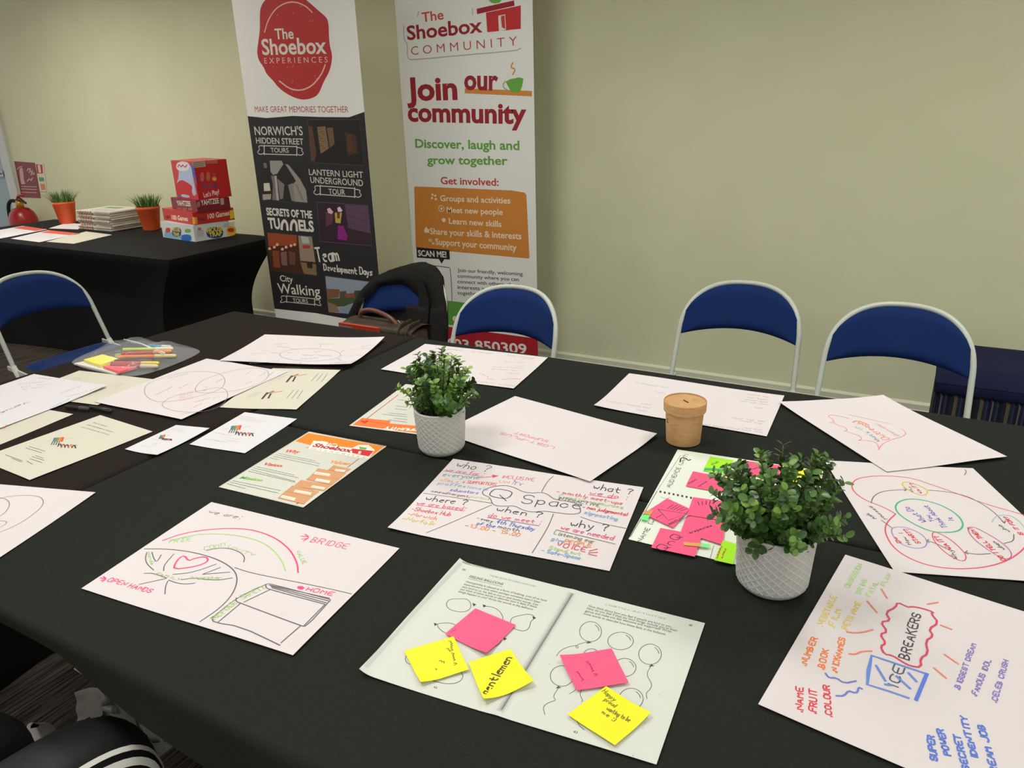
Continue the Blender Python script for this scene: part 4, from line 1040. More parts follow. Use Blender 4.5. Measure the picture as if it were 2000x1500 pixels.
s.stroke([(1505, 530), (1390, 617)], (150, 50, 40), .0014); s.stroke([(900, 970), (912, 962)], (190, 50, 40), .003)
s.stroke([(1020, 266), (1772, 405), (968, 1002), (140, 808)], (200, 180, 150), .0008, True, 0)
s.build('laminated_poster', 'laminated orange-headed poster with brown box steps, upright to the viewer', 'poster')
a, b_ = W2((799.6, 846)), W2((682, 831)); d_ = (b_ - a).normalized()
e_ = W2((777.6, 763)) - W2((682, 831)); n_ = V((d_.y, -d_.x, 0)); n_ = n_ if n_.dot(e_) > 0 else -n_
BL_ = b_; BR_ = b_ - d_ * .21; TL_ = BL_ + n_ * .297; TR_ = BR_ + n_ * .297
s = lay(None, M_LAM, world=[TL_, TR_, BR_, BL_]); s.k = (660, 660, 4.762)
bl = s.BL; br = s.BR; fu, fv = (s.TL - s.BL), (s.BR - s.BL)
gq = lambda x, y: bl + fv * x + fu * y
s.poly([gq(.03, .02), gq(.97, .02), gq(.97, .16), gq(.42, .13), gq(.40, .18), gq(.03, .17)], (232, 116, 44), world=True)
s.hand('COMMUNITY', (840, 858), (452, 826), 26, (240, 232, 220), .005); s.poly([(205, 775), (225, 765), (245, 775), (270, 765), (290, 775), (250, 800)], (206, 54, 44)); s.dash((300, 780), (470, 800), (222, 80, 60), .004)
s.stroke([(270, 750), (560, 530)], (190, 60, 50), .0022)
for p0, p1 in (((560, 575), (640, 585)), ((540, 632), (640, 645)), ((535, 660), (640, 672)), ((465, 698), (640, 715)), ((415, 710), (640, 735)), ((520, 748), (640, 760)), ((470, 762), (640, 785))): s.dash(p0, p1, (120, 120, 112), .002)
s.build('laminated_poster', 'upside-down laminated poster with orange band, behind the further potted plant', 'poster')
# --- upside-down sheets further back
s = lay(((830, 671.5), (1070, 698), (1003, 758.5), (744, 721)), M_PAPER, wav(.0015, ph=2), k=(660, 660, 4.762))
for p0, p1, h, c_ in (((1160, 112), (890, 88), 24, INK), ((1440, 142), (1230, 120), 22, INK), ((1835, 185), (1550, 155), 22, INK), ((1020, 125), (850, 122), 12, PINK), ((1000, 145), (830, 145), 12, PINK), ((1010, 165), (780, 160), 14, PINK), ((1000, 190), (820, 180), 12, PINK), ((1250, 185), (1150, 180), 16, (190, 210, 150)), ((1810, 195), (1700, 190), 10, GL), ((1740, 225), (1510, 215), 14, GL), ((1720, 262), (1640, 255), 14, GL), ((1730, 278), (1420, 265), 14, GL), ((1700, 300), (1400, 285), 14, GL), ((1690, 330), (1560, 320), 16, GL), ((1700, 375), (1490, 380), 16, ROSE), ((1410, 365), (1320, 320), 22, ROSE), ((1460, 385), (1370, 375), 14, ROSE), ((1440, 420), (1260, 395), 14, GL), ((1650, 442), (1470, 425), 20, GL)): s.scrib(p0, p1, h, c_)
s.build('paper_sheet', 'white sheet with upside-down notes, far edge, just behind the further potted plant', 'paper', GP)
s = lay(((1229, 729), (1532, 772.5), (1497.5, 852), (1160, 791)), M_PAPER, wav(.0014, ph=1, cl=[(0, 1, .004, .4)]), k=(1100, 700, 4))
for p0, p1, h, c_ in (((825, 225), (550, 182), 16, (70, 140, 120)), ((800, 270), (700, 250), 16, LBL), ((1610, 300), (1420, 270), 14, ROSE), ((1600, 320), (1410, 295), 16, ROSE), ((1600, 340), (1390, 312), 16, (60, 150, 130)), ((1610, 358), (1365, 325), 14, (60, 150, 130)), ((1560, 382), (1465, 372), 20, ROSE), ((1130, 380), (1070, 362), 26, BLU), ((690, 360), (580, 345), 12, BLU), ((680, 385), (320, 325), 14, (206, 90, 130)), ((650, 410), (550, 390), 20, (110, 90, 190)), ((1580, 490), (1290, 455), 16, (70, 120, 130)), ((1555, 505), (1320, 475), 16, ROSE), ((1550, 555), (1370, 535), 12, (120, 120, 190)), ((1560, 575), (1060, 505), 14, (150, 120, 170))): s.scrib(p0, p1, h, c_)
s.build('paper_sheet', 'white sheet with upside-down coloured notes, under the kraft tub at the far edge', 'paper', GP)
a, b_, c = W2((1006, 776)), W2((1283, 852)), W2((1152.5, 944))
# --- Q Space sheet (the support sheet lies over its edge)
s = lay(((885, 896), (1256.7, 951.5), (1190.5, 1115), (757, 1029.7)), M_PAPER, wav(.001, ph=.9, cl=[(0, 1, .004, .3)]), k=(740, 880, 3.774))
DK = (64, 62, 66)
s.hand('who ?', (560, 118), (800, 158), 58, DK, .0026); s.hand('we are for :', (490, 152), (765, 190), 32, PINK, .002); s.stroke([(478, 150), (760, 192)], GK, .0012)
s.hand('everyone', (470, 188), (735, 212), 34, TEAL, .0022); s.stroke([(738, 202), (880, 187)], ROSE, .002); s.poly([(835, 178), (882, 186), (840, 202)], ROSE)
s.hand('INCLUSIVE', (900, 202), (1140, 228), 26, ROSE, .0018); s.hand('UNI', (885, 235), (980, 250), 24, ORA, .0018); s.hand('TY', (985, 252), (1055, 262), 24, BLU, .0018); s.hand('+', (990, 228), (1010, 230), 18, BLU)
s.hand('allies +', (450, 222), (580, 240), 24, (236, 176, 130), .0018); s.hand('+ SUPPORTERS', (615, 240), (860, 260), 22, ROSE, .0018); s.hand('proffesionals', (430, 250), (800, 296), 28, LBL, .0018); s.hand('educators', (525, 298), (728, 322), 26, BLU, .0018)
s.hand('neurodivergent,', (385, 306), (665, 348), 22, (110, 74, 70), .0016); s.hand('curious', (672, 345), (810, 366), 24, (176, 208, 140), .0018)
s.stroke([(330, 315), (500, 338), (700, 368), (838, 390)], GK, .0014)
s.stroke([(838, 405), (822, 345), (760, 325), (770, 290), (830, 268), (920, 256), (990, 268), (1060, 305), (1130, 316), (1200, 308), (1250, 325), (1290, 362), (1400, 375), (1470, 395), (1490, 440), (1480, 466), (1400, 471), (1300, 457), (1210, 446), (1130, 456), (1060, 440), (1000, 406), (920, 412)], GK, .0018, True)
s.hand('Q', (805, 335), (940, 360), 72, DK, .0028); s.hand('Space', (1050, 385), (1485, 432), 70, DK, .0028)
for q in ([(1285, 190), (1240, 230), (1200, 305)], [(830, 402), (350, 607)], [(1287, 468), (1250, 560), (1190, 660), (1130, 755)], [(1488, 490), (1600, 530), (1830, 576)]): s.stroke(q, GK, .0015)
s.hand('where ?', (340, 366), (642, 402), 44, DK, .0026); s.hand('we are based:', (275, 396), (628, 442), 32, PINK, .002); s.stroke([(275, 402), (625, 446)], PINK, .0012)
s.hand('-Shoebox Hub', (235, 440), (520, 484), 34, ROSE, .002); s.hand('-Norwich', (212, 475), (420, 512), 32, ORA, .002); s.hand('-Norfolk', (168, 510), (400, 552), 34, YEL, .002)
s.hand('when ?', (860, 445), (1190, 496), 46, DK, .0026); s.hand('do we meet :', (805, 488), (1185, 545), 34, PINK, .002); s.stroke([(800, 494), (1180, 556)], GK, .0013)
s.hand('- every', (718, 505), (832, 532), 26, GK, .0018); s.hand('4th Thursday', (860, 535), (1140, 592), 32, BLU, .002); s.hand('of the', (720, 545), (850, 570), 28, BLU, .002); s.hand('month', (875, 570), (1030, 600), 28, GK, .0018); s.hand('-13.00 - 15.00', (630, 560), (1030, 636), 30, ORA, .002)
s.hand('what ?', (1575, 282), (1865, 326), 46, DK, .0026); s.hand('we do :', (1550, 322), (1825, 365), 32, PINK, .002); s.stroke([(1545, 326), (1740, 356)], PINK, .0012)
s.hand('- monthly meet-ups', (1305, 310), (1790, 402), 28, ROSE, .0018); s.hand('Creative resources', (1320, 345), (1795, 430), 26, (170, 204, 120), .0018); s.hand('INTERACTIVE', (1310, 360), (1620, 416), 24, GK, .0018); s.hand('- non judgemental', (1500, 425), (1825, 484), 28, (206, 50, 60), .002); s.hand('signposting', (1510, 465), (1755, 518), 30, LBL, .002)
s.hand('why ?', (1405, 557), (1690, 596), 54, DK, .0026); s.hand('we are needed', (1335, 580), (1720, 662), 34, PINK, .002); s.stroke([(1305, 586), (1742, 691)], GK, .0013)
s.hand('Listening ear', (1285, 616), (1580, 684), 28, (120, 130, 90), .0018); s.hand('give', (1270, 660), (1360, 682), 28, LBL, .002); s.hand('PEOPLE', (1365, 682), (1560, 714), 28, ORA, .002); s.hand('VOICE', (1305, 705), (1520, 748), 34, ROSE, .0022)
for q in ([(1550, 742), (1610, 728)], [(1545, 755), (1612, 752)], [(1545, 765), (1605, 778)]): s.stroke(q, ROSE, .0016)
s.hand('Stand out', (1250, 725), (1480, 774), 26, (176, 208, 120), .0018); s.hand('- Safe-Space', (1195, 747), (1480, 806), 28, LBL, .002)
s.build('paper_sheet', 'white sheet of coloured question headings round a cloud, centre of the table', 'paper', GP)
s = lay(None, M_PAPER, world=[a, b_, c, par(a, b_, c)], lift=wav(.0012, ph=.2, cl=[(1, 0, .004, .35)]), mm=2.5); s.k = (880, 760, 4.762)
s.hand('LGBT-PLUS', (978, 540), (478, 402), 30, (222, 90, 120), .002); s.hand('SUPPORT', (918, 480), (618, 398), 30, (222, 90, 120), .002)
s.build('paper_sheet', 'nearly blank white sheet with two upside-down pink lines, between tub and further plant', 'paper', GP)
# --- circles sheet, then the outreach sheet over its corner
a, b_, c = W2((1610, 900.5)), W2((1900, 915)), W2((1747, 1117))
s = lay(None, M_PAPER, world=[a, b_, c + (W2((2000, 1135)) - c).normalized() * .292, c], lift=wav(.001, ph=1.1)); s.k = (1500, 740, 3.75)
RD = (216, 84, 96); PU = (110, 92, 180)
s.stroke([(935, 990), (880, 1040), (855, 1090), (865, 1150), (920, 1240), (1040, 1320), (1200, 1375), (1400, 1395), (1600, 1380), (1750, 1335), (1850, 1270), (1920, 1190)], RD, .0026)
s.stroke([(935, 990), (850, 940), (700, 885), (620, 820), (612, 770), (650, 730), (760, 712), (900, 710), (1050, 725), (1200, 775), (1400, 845), (1600, 920), (1800, 975), (1920, 1010)], RD, .0024)
s.stroke([(932, 960), (938, 912), (1000, 882), (1100, 880), (1250, 915), (1380, 985), (1435, 1060), (1410, 1110), (1330, 1127), (1200, 1122), (1080, 1070), (980, 1010)], (70, 170, 140), .003, True)
s.hand('What Do', (1172, 1045), (1030, 938), 46, PU, .0022); s.hand('You', (1222, 1045), (1182, 1000), 36, PU, .0022); s.hand('Think About', (1318, 1090), (1170, 930), 40, PU, .0022); s.hand('It', (1368, 1045), (1342, 1015), 36, PU, .0022)
s.stroke([(978, 770), (1000, 753), (1060, 762), (1150, 800), (1172, 832), (1145, 857), (1080, 842), (1005, 800)], YEL, .0026, True)
s.hand('Why', (1070, 830), (1040, 790), 22, GK, .0016); s.hand('WAIT?', (1135, 838), (1060, 765), 26, (216, 50, 60), .0022)
for q in ([(755, 910), (770, 860), (830, 825), (920, 815), (1010, 812)], [(1172, 815), (1300, 825), (1450, 855), (1550, 905), (1650, 970), (1730, 1055)], [(1800, 1140), (1800, 1190), (1730, 1205)], [(1630, 1280), (1530, 1288), (1445, 1272)], [(1330, 1255), (1220, 1200), (1160, 1185)], [(830, 1035), (905, 1090)], [(1440, 665), (1455, 680), (1438, 705)]): s.stroke(q, GK, .0017)
for q in ([(995, 800), (1015, 812), (998, 822)], [(1715, 1045), (1732, 1060), (1738, 1040)], [(1460, 1260), (1442, 1272), (1465, 1285)], [(1178, 1178), (1158, 1186), (1180, 1200)]): s.stroke(q, GK, .0017, smooth=0)
s.stroke([(900, 1110), (920, 1085), (1000, 1085), (1110, 1125), (1165, 1180), (1160, 1230), (1090, 1245), (1000, 1225), (925, 1170)], (150, 130, 196), .0018, True); s.hand('Do', (975, 1200), (935, 1160), 26, (216, 50, 60), .0024); s.hand('How I', (1050, 1215), (985, 1130), 30, GK, .002); s.hand('START?', (1120, 1205), (1020, 1100), 32, (216, 50, 60), .0024)
s.stroke([(1200, 1130), (1230, 1120), (1330, 1170), (1420, 1250), (1455, 1300), (1440, 1340), (1370, 1320), (1280, 1260), (1210, 1180)], RD, .0018, True); s.hand('Why', (1395, 1320), (1345, 1250), 36, GK, .002); s.hand('WAIT?', (1350, 1245), (1240, 1150), 34, (216, 50, 60), .0026)
s.stroke([(1455, 1095), (1500, 1080), (1600, 1130), (1700, 1190), (1780, 1260), (1785, 1310), (1730, 1325), (1620, 1260), (1500, 1170)], (196, 90, 150), .0018, True); s.hand('DO I TELL THEM?', (1745, 1330), (1490, 1090), 32, (216, 50, 60), .0026); s.hand('when', (1740, 1250), (1660, 1190), 30, GK, .002)
s.stroke([(1640, 1050), (1660, 1010), (1720, 995), (1790, 1005), (1860, 1060), (1900, 1130)], (150, 190, 190), .0018); s.hand('who', (1780, 1120), (1700, 1070), 28, GK, .002); s.hand('IS IT FOR?', (1880, 1150), (1750, 1010), 30, (216, 50, 60), .0024)
s.hand('Ask', (795, 1025), (735, 985), 26, GK, .0017); s.hand('yourself', (865, 1030), (760, 930), 26, GK, .0017)
s.build('paper_sheet', 'white sheet with a big red loop and teal oval, at the right edge', 'paper', GP)
s = lay(((1521, 784), (1725, 771), (1967, 891.5), (1732, 921)), M_PAPER, wav(.0014, ph=.3, cl=[(0, 0, .003, .3), (1, 0, .004, .4)]), k=(1500, 740, 3.75), mm=2.5)
for q in ([(450, 322), (488, 315), (470, 290), (435, 275), (460, 262), (540, 275), (590, 290)], [(560, 385), (582, 375), (565, 352), (520, 345), (480, 320)], [(665, 450), (688, 440), (670, 415), (620, 402), (575, 385)], [(812, 522), (806, 480), (770, 456), (690, 450), (665, 452)], [(810, 522), (830, 482), (900, 446), (980, 425), (1012, 405), (1000, 382), (975, 365)], [(590, 262), (700, 285), (800, 310), (905, 330)]): s.stroke(q, (232, 130, 150), .0018)
s.hand("What's", (826, 458), (735, 388), 30, (120, 116, 140), .0018); s.hand('in', (700, 370), (640, 350), 20, (120, 116, 140), .0016); s.hand('Outreach', (895, 442), (680, 315), 46, (236, 120, 60), .0024); s.hand('Gender', (965, 418), (800, 325), 30, (222, 140, 170), .0018)
s.stroke([(620, 318), (650, 305), (700, 320), (740, 340)], (236, 120, 60), .003)
s.build('paper_sheet', 'white sheet with upside-down orange word in a pink cloud, far right', 'paper', GP)
# --- ice-breaker sheet
a, b_ = W2((1650.6, 1086.4)), W2((1480.5, 1377.7)); d1_ = (W2((2000, 1196.4)) - a).normalized(); d2_ = (W2((1760, 1500)) - b_).normalized(); dd = (d1_ + d2_).normalized() * .594
s = lay(None, M_PAPER, world=[a, a + d1_ * .31, b_ + d2_ * .31, b_], lift=wav(.0008, ph=.8), mm=2); s.k = (1440, 1060, 3.409)
RE = (214, 56, 70); OR = (236, 120, 60); YE = (222, 196, 100); GE = (176, 216, 140); PR = (136, 112, 190); BB = (84, 116, 206)
for t_, p0, p1, h, c_, w_ in (('.NAME', (436, 1135), (437, 968), 46, RE, .0028), ('.FRUIT', (527, 1145), (527, 985), 48, RE, .0028), ('.COLOUR', (630, 1165), (612, 955), 42, RE, .0028), ('.NUMBER', (455, 825), (535, 640), 42, OR, .0028), ('.BOOK', (575, 850), (607, 715), 44, OR, .0028), ('.NICKNAMES', (662, 872), (718, 640), 42, OR, .0028), ('.VEGETABLE', (565, 560), (662, 362), 40, YE, .0026), ('.FILM', (642, 575), (692, 450), 42, YE, .0026), ('.PETS NAME', (728, 590), (825, 400), 40, YE, .0026), ('OBSESSION', (745, 302), (835, 148), 34, GE, .0022), ('DRINK', (818, 340), (868, 248), 34, GE, .0022), ('FATAL', (885, 358), (942, 265), 32, GE, .0022), ('FLAW', (980, 290), (1028, 212), 32, GE, .0022), ('BREAKERS', (1140, 782), (1225, 480), 66, (70, 60, 66), .0028), ('ICE', (1062, 982), (1116, 840), 72, (80, 84, 110), .0028), ('.BIGGEST DREAM', (1478, 985), (1588, 680), 36, PR, .0022), ('.FAMOUS IDOL', (1590, 1028), (1690, 788), 38, PR, .0022), ('.CELEB CRUSH', (1725, 1070), (1805, 788), 38, PR, .0022), ('SUPER', (1332, 1455), (1308, 1290), 48, BB, .003), ('POWER', (1420, 1420), (1370, 1248), 44, BB, .003), ('SECRET', (1545, 1520), (1482, 1285), 48, BB, .003), ('IDENTITY', (1605, 1445), (1522, 1160), 42, BB, .003), ('DREAM JOB', (1750, 1580), (1642, 1218), 50, BB, .003)):
    s.hand(t_, p0, p1, h, c_, w_)
for q in ([(960, 310), (997, 370)], [(865, 390), (930, 465)], [(730, 595), (780, 602), (840, 597), (900, 580)], [(745, 740), (790, 745), (820, 725), (895, 722)], [(1265, 410), (1335, 398)], [(1355, 550), (1425, 577)], [(1380, 745), (1470, 808)], [(1310, 835), (1390, 903)]): s.stroke(q, (230, 130, 100), .0026)
s.stroke([(980, 745), (952, 690), (992, 672), (948, 610), (1002, 595), (952, 528), (1022, 520), (985, 465), (1055, 432), (1065, 396), (1140, 432), (1160, 425), (1230, 437), (1312, 465), (1288, 472), (1342, 535), (1273, 575), (1307, 622), (1252, 655), (1272, 740), (1218, 770), (1225, 832), (1150, 822), (1100, 795), (1030, 750)], (206, 66, 96), .003, True, 1)
s.stroke([(895, 752), (868, 850), (865, 945), (1010, 990), (1140, 1035)], (100, 136, 214), .003, smooth=0); s.stroke([(865, 945), (895, 752), (1262, 875)], (100, 136, 214), .0032, smooth=0); s.stroke([(1262, 875), (1190, 1047)], (84, 120, 210), .0046)
for q in ([(925, 820), (985, 920)], [(1060, 890), (1150, 972)], [(1140, 868), (1192, 925)], [(985, 945), (1020, 950)]): s.stroke(q, (100, 136, 214), .0034)
for q in ([(588, 872), (610, 902), (660, 900), (710, 938), (790, 922)], [(660, 1020), (710, 1022), (740, 985), (775, 1000), (800, 998), (808, 962), (830, 975)]): s.stroke(q, (110, 120, 200), .0026, smooth=1)
s.build('paper_sheet', 'white sheet of coloured word lists, bottom right corner nearest the viewer', 'paper', GP)
# --- audience sheet with sticky notes
s = lay(((1323.6, 878), (1608, 920), (1572, 1134), (1227.6, 1053)), M((226, 230, 216), 0.5, name='board_paper'), k=(1200, 840, 4.167))
s.hand('AUDIENCE (who?)', (455, 468), (600, 200), 36, (86, 90, 86), .002); s.stroke([(535, 260), (540, 225), (580, 225), (600, 250), (620, 240)], (60, 60, 60), .003)
s.hand('NAME (w', (222, 915), (330, 735), 40, (86, 90, 86), .002)
for i in range(8):
    x_, y_ = 375 + i * 35.5, 502 + i * 7
    s.poly([(x_ - 7, y_ - 9), (x_ + 8, y_ - 6), (x_ + 6, y_ + 10), (x_ - 9, y_ + 7)], (60, 60, 58))
s.stroke([(540, 205), (340, 505)], (110, 112, 108), .0008); s.stroke([(345, 500), (130, 870)], (60, 60, 60), .0012); s.stroke([(810, 940), (780, 1045)], (120, 120, 116), .001); s.stroke([(380, 545), (420, 560), (455, 548)], (120, 130, 130), .001)
s.build('planning_sheet', 'off-white planning sheet covered in pink and green sticky notes, under the nearer plant', 'paper')
MY = M((238, 232, 44), 0.55, spec=0.25); MP = M((246, 92, 132), 0.55, spec=0.25); MG = M((164, 230, 40), 0.55, spec=0.25); NV = (70, 40, 90)
_n = {}
def note(qs, base, label, k, group, marks=None, lift=None, name='sticky_note', cat='sticky note'):
    _n[k] = _n.get(k, 1.0 if k == KA else 2.4) + .35
    s = lay(qs if not k else [(k[0] + q[0] / k[2], k[1] + q[1] / k[2]) for q in qs], base, lift, k=k, mm=_n[k])
    if marks: marks(s)
    return s.build(name, label, cat, group, thick=.0002)
KA = (1200, 840, 4.167); GA = 'sticky notes on the planning sheet'; FG = 'index flags on the planning sheet'
note([(780, 215), (970, 245), (935, 370), (720, 330)], MG, 'lime sticky note with teal strip, at the top of the planning sheet', KA, GA, lambda s: (s.poly([(737, 308), (915, 318), (911, 336), (730, 328)], (60, 170, 120)), s.hand('plus', (800, 285), (850, 262), 30, (70, 110, 40), .0016)))
note([(640, 335), (930, 390), (880, 510), (580, 455)], MP, 'pink sticky note just below the lime one, left of the leaves', KA, GA, lambda s: (s.scrib((610, 440), (690, 400), 26, NV, .0016), s.scrib((690, 465), (790, 410), 30, NV, .0016)))
note([(1075, 250), (1370, 290), (1330, 390), (1050, 365)], MP, 'pink sticky note seen through the top leaves of the nearer plant', KA, GA, lambda s: s.scrib((1100, 330), (1240, 300), 24, NV, .0016))
note([(1390, 298), (1690, 332), (1650, 455), (1390, 420)], M((246, 232, 24), .55), 'yellow sticky note behind the nearer plant, at the sheet corner', KA, GA)
note([(640, 545), (880, 578), (850, 730), (590, 690)], MP, 'pink sticky note with ray marks, tucked beside the triangle note', KA, GA, lambda s: [s.stroke([(690 + i * 28, 612 - i * 2), (680 + i * 34, 582 - i * 3)], NV, .0014) for i in range(5)])
note([(590, 695), (900, 745), (885, 935), (540, 825)], MP, 'large pink sticky note with a slanted word, right of the triangle note', KA, GA, lambda s: s.hand('Interspecies', (550, 865), (795, 782), 22, NV, .0016))
note([(430, 555), (615, 640), (480, 795), (235, 680)], MP, 'tilted pink sticky note with a drawn triangle, left side of planning sheet', KA, GA, lambda s: ([s.stroke(q, NV, .0013, smooth=0) for q in ([(355, 645), (440, 735), (580, 680), (355, 645)], [(430, 640), (480, 608)], [(455, 645), (515, 610)], [(480, 650), (540, 618)], [(505, 655), (565, 628)], [(535, 660), (590, 640)], [(440, 775), (620, 695)], [(340, 715), (385, 690)])], s.scrib((450, 770), (590, 700), 24, NV, .0014)))
note([(375, 795), (710, 860), (655, 1030), (300, 955)], MP, 'pink sticky note with three big letters, near corner of planning sheet', KA, GA, lambda s: s.hand('QnQ', (400, 985), (545, 870), 72, NV, .0022))
note([(885, 895), (1000, 930), (965, 1092), (812, 1058)], MG, 'lime sticky note with orange writing at the foot of the nearer plant', KA, GA, lambda s: [s.scrib((840 + i * 40, 1045), (880 + i * 35, 940 + i * 20), 20, (200, 110, 30), .002) for i in range(2)])
for q, c_, lab in (([(238, 660), (322, 648), (300, 690), (246, 684)], (206, 150, 90), 'tan index flag at the left corner of the triangle note'), ([(228, 690), (290, 690), (268, 738), (212, 722)], (110, 238, 130), 'green index flag at the left edge of the planning sheet'), ([(560, 910), (712, 922), (700, 948), (566, 936)], (214, 166, 90), 'long tan index flag on the big-letters pink note'), ([(712, 920), (782, 930), (776, 952), (704, 947)], (120, 238, 140), 'green index flag beside the long tan flag')):
    note(q, M(c_, .5), lab, KA, FG, name='index_flag', cat='index flag')
# --- photocopied balloon pages with sticky notes
lf = wav(.0004, ph=.5, cl=[(0, 1, .003, .3)])
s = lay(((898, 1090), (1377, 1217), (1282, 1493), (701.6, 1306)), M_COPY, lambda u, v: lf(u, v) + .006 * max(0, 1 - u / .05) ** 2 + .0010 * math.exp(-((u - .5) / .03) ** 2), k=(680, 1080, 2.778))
PT = (86, 88, 84)
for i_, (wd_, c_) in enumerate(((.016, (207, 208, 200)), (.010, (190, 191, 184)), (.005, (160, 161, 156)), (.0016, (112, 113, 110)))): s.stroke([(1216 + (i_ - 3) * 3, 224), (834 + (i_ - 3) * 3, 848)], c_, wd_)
s.stroke([(622, 48), (800, 94)], (150, 151, 146), .002); s.stroke([(606, 62), (340, 335), (98, 612)], (196, 197, 190), .006)
s.text('THE BIG BOOK OF LGBTQ+ ACTIVITIES', (765, 125), (1015, 186), 9, (150, 150, 146)); s.text('FEELING BALLOONS', (655, 132), (838, 176), 14, PT, .01); s.stroke([(650, 138), (835, 183)], PT, .0006)
for i_, (ln, p0, p1) in enumerate((('Homophobia is classed as a form of bullying. Lots of us have', (637, 160), (1075, 264)), ("experienced a time when perhaps someone hasn't been", (625, 173), (1040, 273)), ('very kind to us, has left us out or said hurtful words. Can', (615, 187), (1028, 287)), ('you think of some words to describe how it feels if these', (605, 200), (1022, 299)), ('things happen to you? Write the words in the balloons', (595, 213), (1000, 311)))): s.text(ln, p0, p1, 12, PT)
s.text('THE CONTROL SHEET PROGRAM - ACTIVITIES' if False else 'LGBTQ+ ACTIVITIES', (1395, 282), (1722, 362), 8, (160, 160, 156))
for ln, p0, p1 in (('Now think about how you feel if people are kind to you.', (1302, 292), (1755, 407)), ('How do you feel if they say kind things, include you in their', (1293, 305), (1785, 428)), ('games and make you feel welcome and supported? Write', (1284, 319), (1752, 433)), ('some words to describe how these feels in the balloons', (1275, 333), (1720, 447))): s.text(ln, p0, p1, 12, PT)
def bal(x, y, rx, ry, kn=None, strg=None, a0=0, a1=6.283):
    n = 20
    s.stroke([(x + rx * math.cos(a0 + (a1 - a0) * i / n), y + ry * math.sin(a0 + (a1 - a0) * i / n)) for i in range(n + 1)], PT, .0009)
    s.stroke([(x + rx * .78 * math.cos(a), y + ry * .78 * math.sin(a)) for a in (-1.0, -.7, -.4, -.1)], (120, 122, 118), .0012)
    if kn: s.poly([kn, (kn[0] - 14, kn[1] + 14), (kn[0] + 16, kn[1] + 10)], (70, 70, 68))
    if strg: s.stroke(strg, PT, .0008)
bal(1315, 427, 60, 55, (1305, 478), [(1300, 482), (1250, 495), (1230, 510), (1250, 520), (1245, 500), (1190, 510), (1150, 530), (1130, 560)])
bal(1478, 478, 70, 48); bal(1638, 550, 62, 56, (1645, 604), [(1645, 612), (1615, 660), (1650, 710), (1640, 740), (1615, 760), (1622, 792)])
bal(1500, 622, 62, 50); bal(1160, 668, 64, 56, (1140, 722), [(1140, 735), (1110, 780), (1130, 800), (1090, 810), (1055, 835), (1068, 878)])
bal(1535, 792, 66, 58); bal(1320, 560, 46, 40)
for q in ([(1240, 720), (1235, 745), (1200, 765)], [(1270, 730), (1255, 770), (1275, 800), (1265, 808)], [(1240, 910), (1255, 940), (1280, 960)]): s.stroke(q, PT, .0008)
for q, cl in (([(530, 275), (550, 250), (600, 250), (640, 248), (662, 265), (668, 290), (655, 312), (620, 322), (570, 315), (540, 300)], 1), ([(740, 290), (780, 292), (820, 312), (840, 345), (838, 370), (760, 370)], 0), ([(880, 370), (890, 350), (930, 340), (970, 332), (1000, 335), (1015, 355), (990, 370), (985, 405), (960, 425), (920, 420), (880, 400)], 1), ([(478, 385), (500, 420), (540, 440), (580, 435), (600, 400), (560, 380), (520, 380)], 1), ([(660, 505), (690, 520), (730, 518)], 0), ([(830, 470), (825, 495), (790, 510)], 0), ([(315, 560), (308, 580), (320, 600), (345, 605)], 0), ([(610, 645), (628, 670), (600, 705), (540, 712), (480, 700), (450, 690)], 0)): s.stroke(q, PT, .0009, bool(cl))
for x_, y_ in ((685, 280), (740, 287), (1010, 352), (475, 387), (852, 466)): s.poly([(x_ - 10, y_ - 8), (x_ + 10, y_), (x_ - 6, y_ + 10)], (60, 60, 58))
for x_, y_ in ((630, 90), (1860, 392)): s.poly([(x_ - 9, y_ - 5), (x_ + 8, y_ - 3), (x_ + 6, y_ + 7), (x_ - 11, y_ + 4)], (150, 152, 146))
s.text('42', (460, 732), (480, 737), 12, PT); s.text('43', (1220, 975), (1242, 981), 13, PT)
for x_, y_ in ((1622, 895), (1610, 925), (1598, 950), (1365, 992), (1545, 1100), (1092, 604), (1690, 770)): s.poly([(x_ - 3, y_ - 2), (x_ + 3, y_), (x_, y_ + 4)], (120, 120, 116))
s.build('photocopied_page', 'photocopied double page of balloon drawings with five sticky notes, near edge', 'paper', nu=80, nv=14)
KB = (680, 1080, 2.778); GB = 'sticky notes on the balloon pages'
cn = lambda *c_: wav(.0006, cl=c_)
note([(690, 300), (910, 390), (750, 540), (527, 437)], MP, 'blank pink sticky note on the left balloon page', KB, GB, lambda s: s.scrib((560, 435), (600, 410), 16, (190, 50, 90), .0012), cn((1, 1, .004, .5)))
note([(303, 530), (573, 452), (655, 632), (393, 699)], MY, 'leftmost yellow sticky note, with a small scrawl, on the balloon pages', KB, GB, lambda s: (s.scrib((545, 478), (575, 620), 26, (110, 110, 40), .0014), s.scrib((530, 520), (560, 545), 20, (110, 110, 40), .0014), s.scrib((490, 590), (535, 605), 22, (110, 110, 40), .0014), s.stroke([(475, 628), (480, 634)], (110, 110, 40), .0014)), cn((0, 1, .004, .5)))
note([(652, 592), (880, 520), (1008, 690), (735, 790)], MY, 'yellow sticky note reading one large word across the fold of the balloon pages', KB, GB, lambda s: s.hand('gentlemen', (752, 768), (890, 572), 48, (66, 62, 30), .0026), cn((0, 1, .006, .5), (1, 1, .006, .6)))
note([(1148, 552), (1430, 517), (1522, 702), (1240, 744)], MP, 'pink sticky note on the right balloon page, above the lowest yellow one', KB, GB, lambda s: (s.scrib((1288, 590), (1345, 680), 24, (170, 40, 90), .0014), s.scrib((1235, 645), (1275, 705), 22, (170, 40, 90), .0014)), cn((0, 0, .004, .5)))
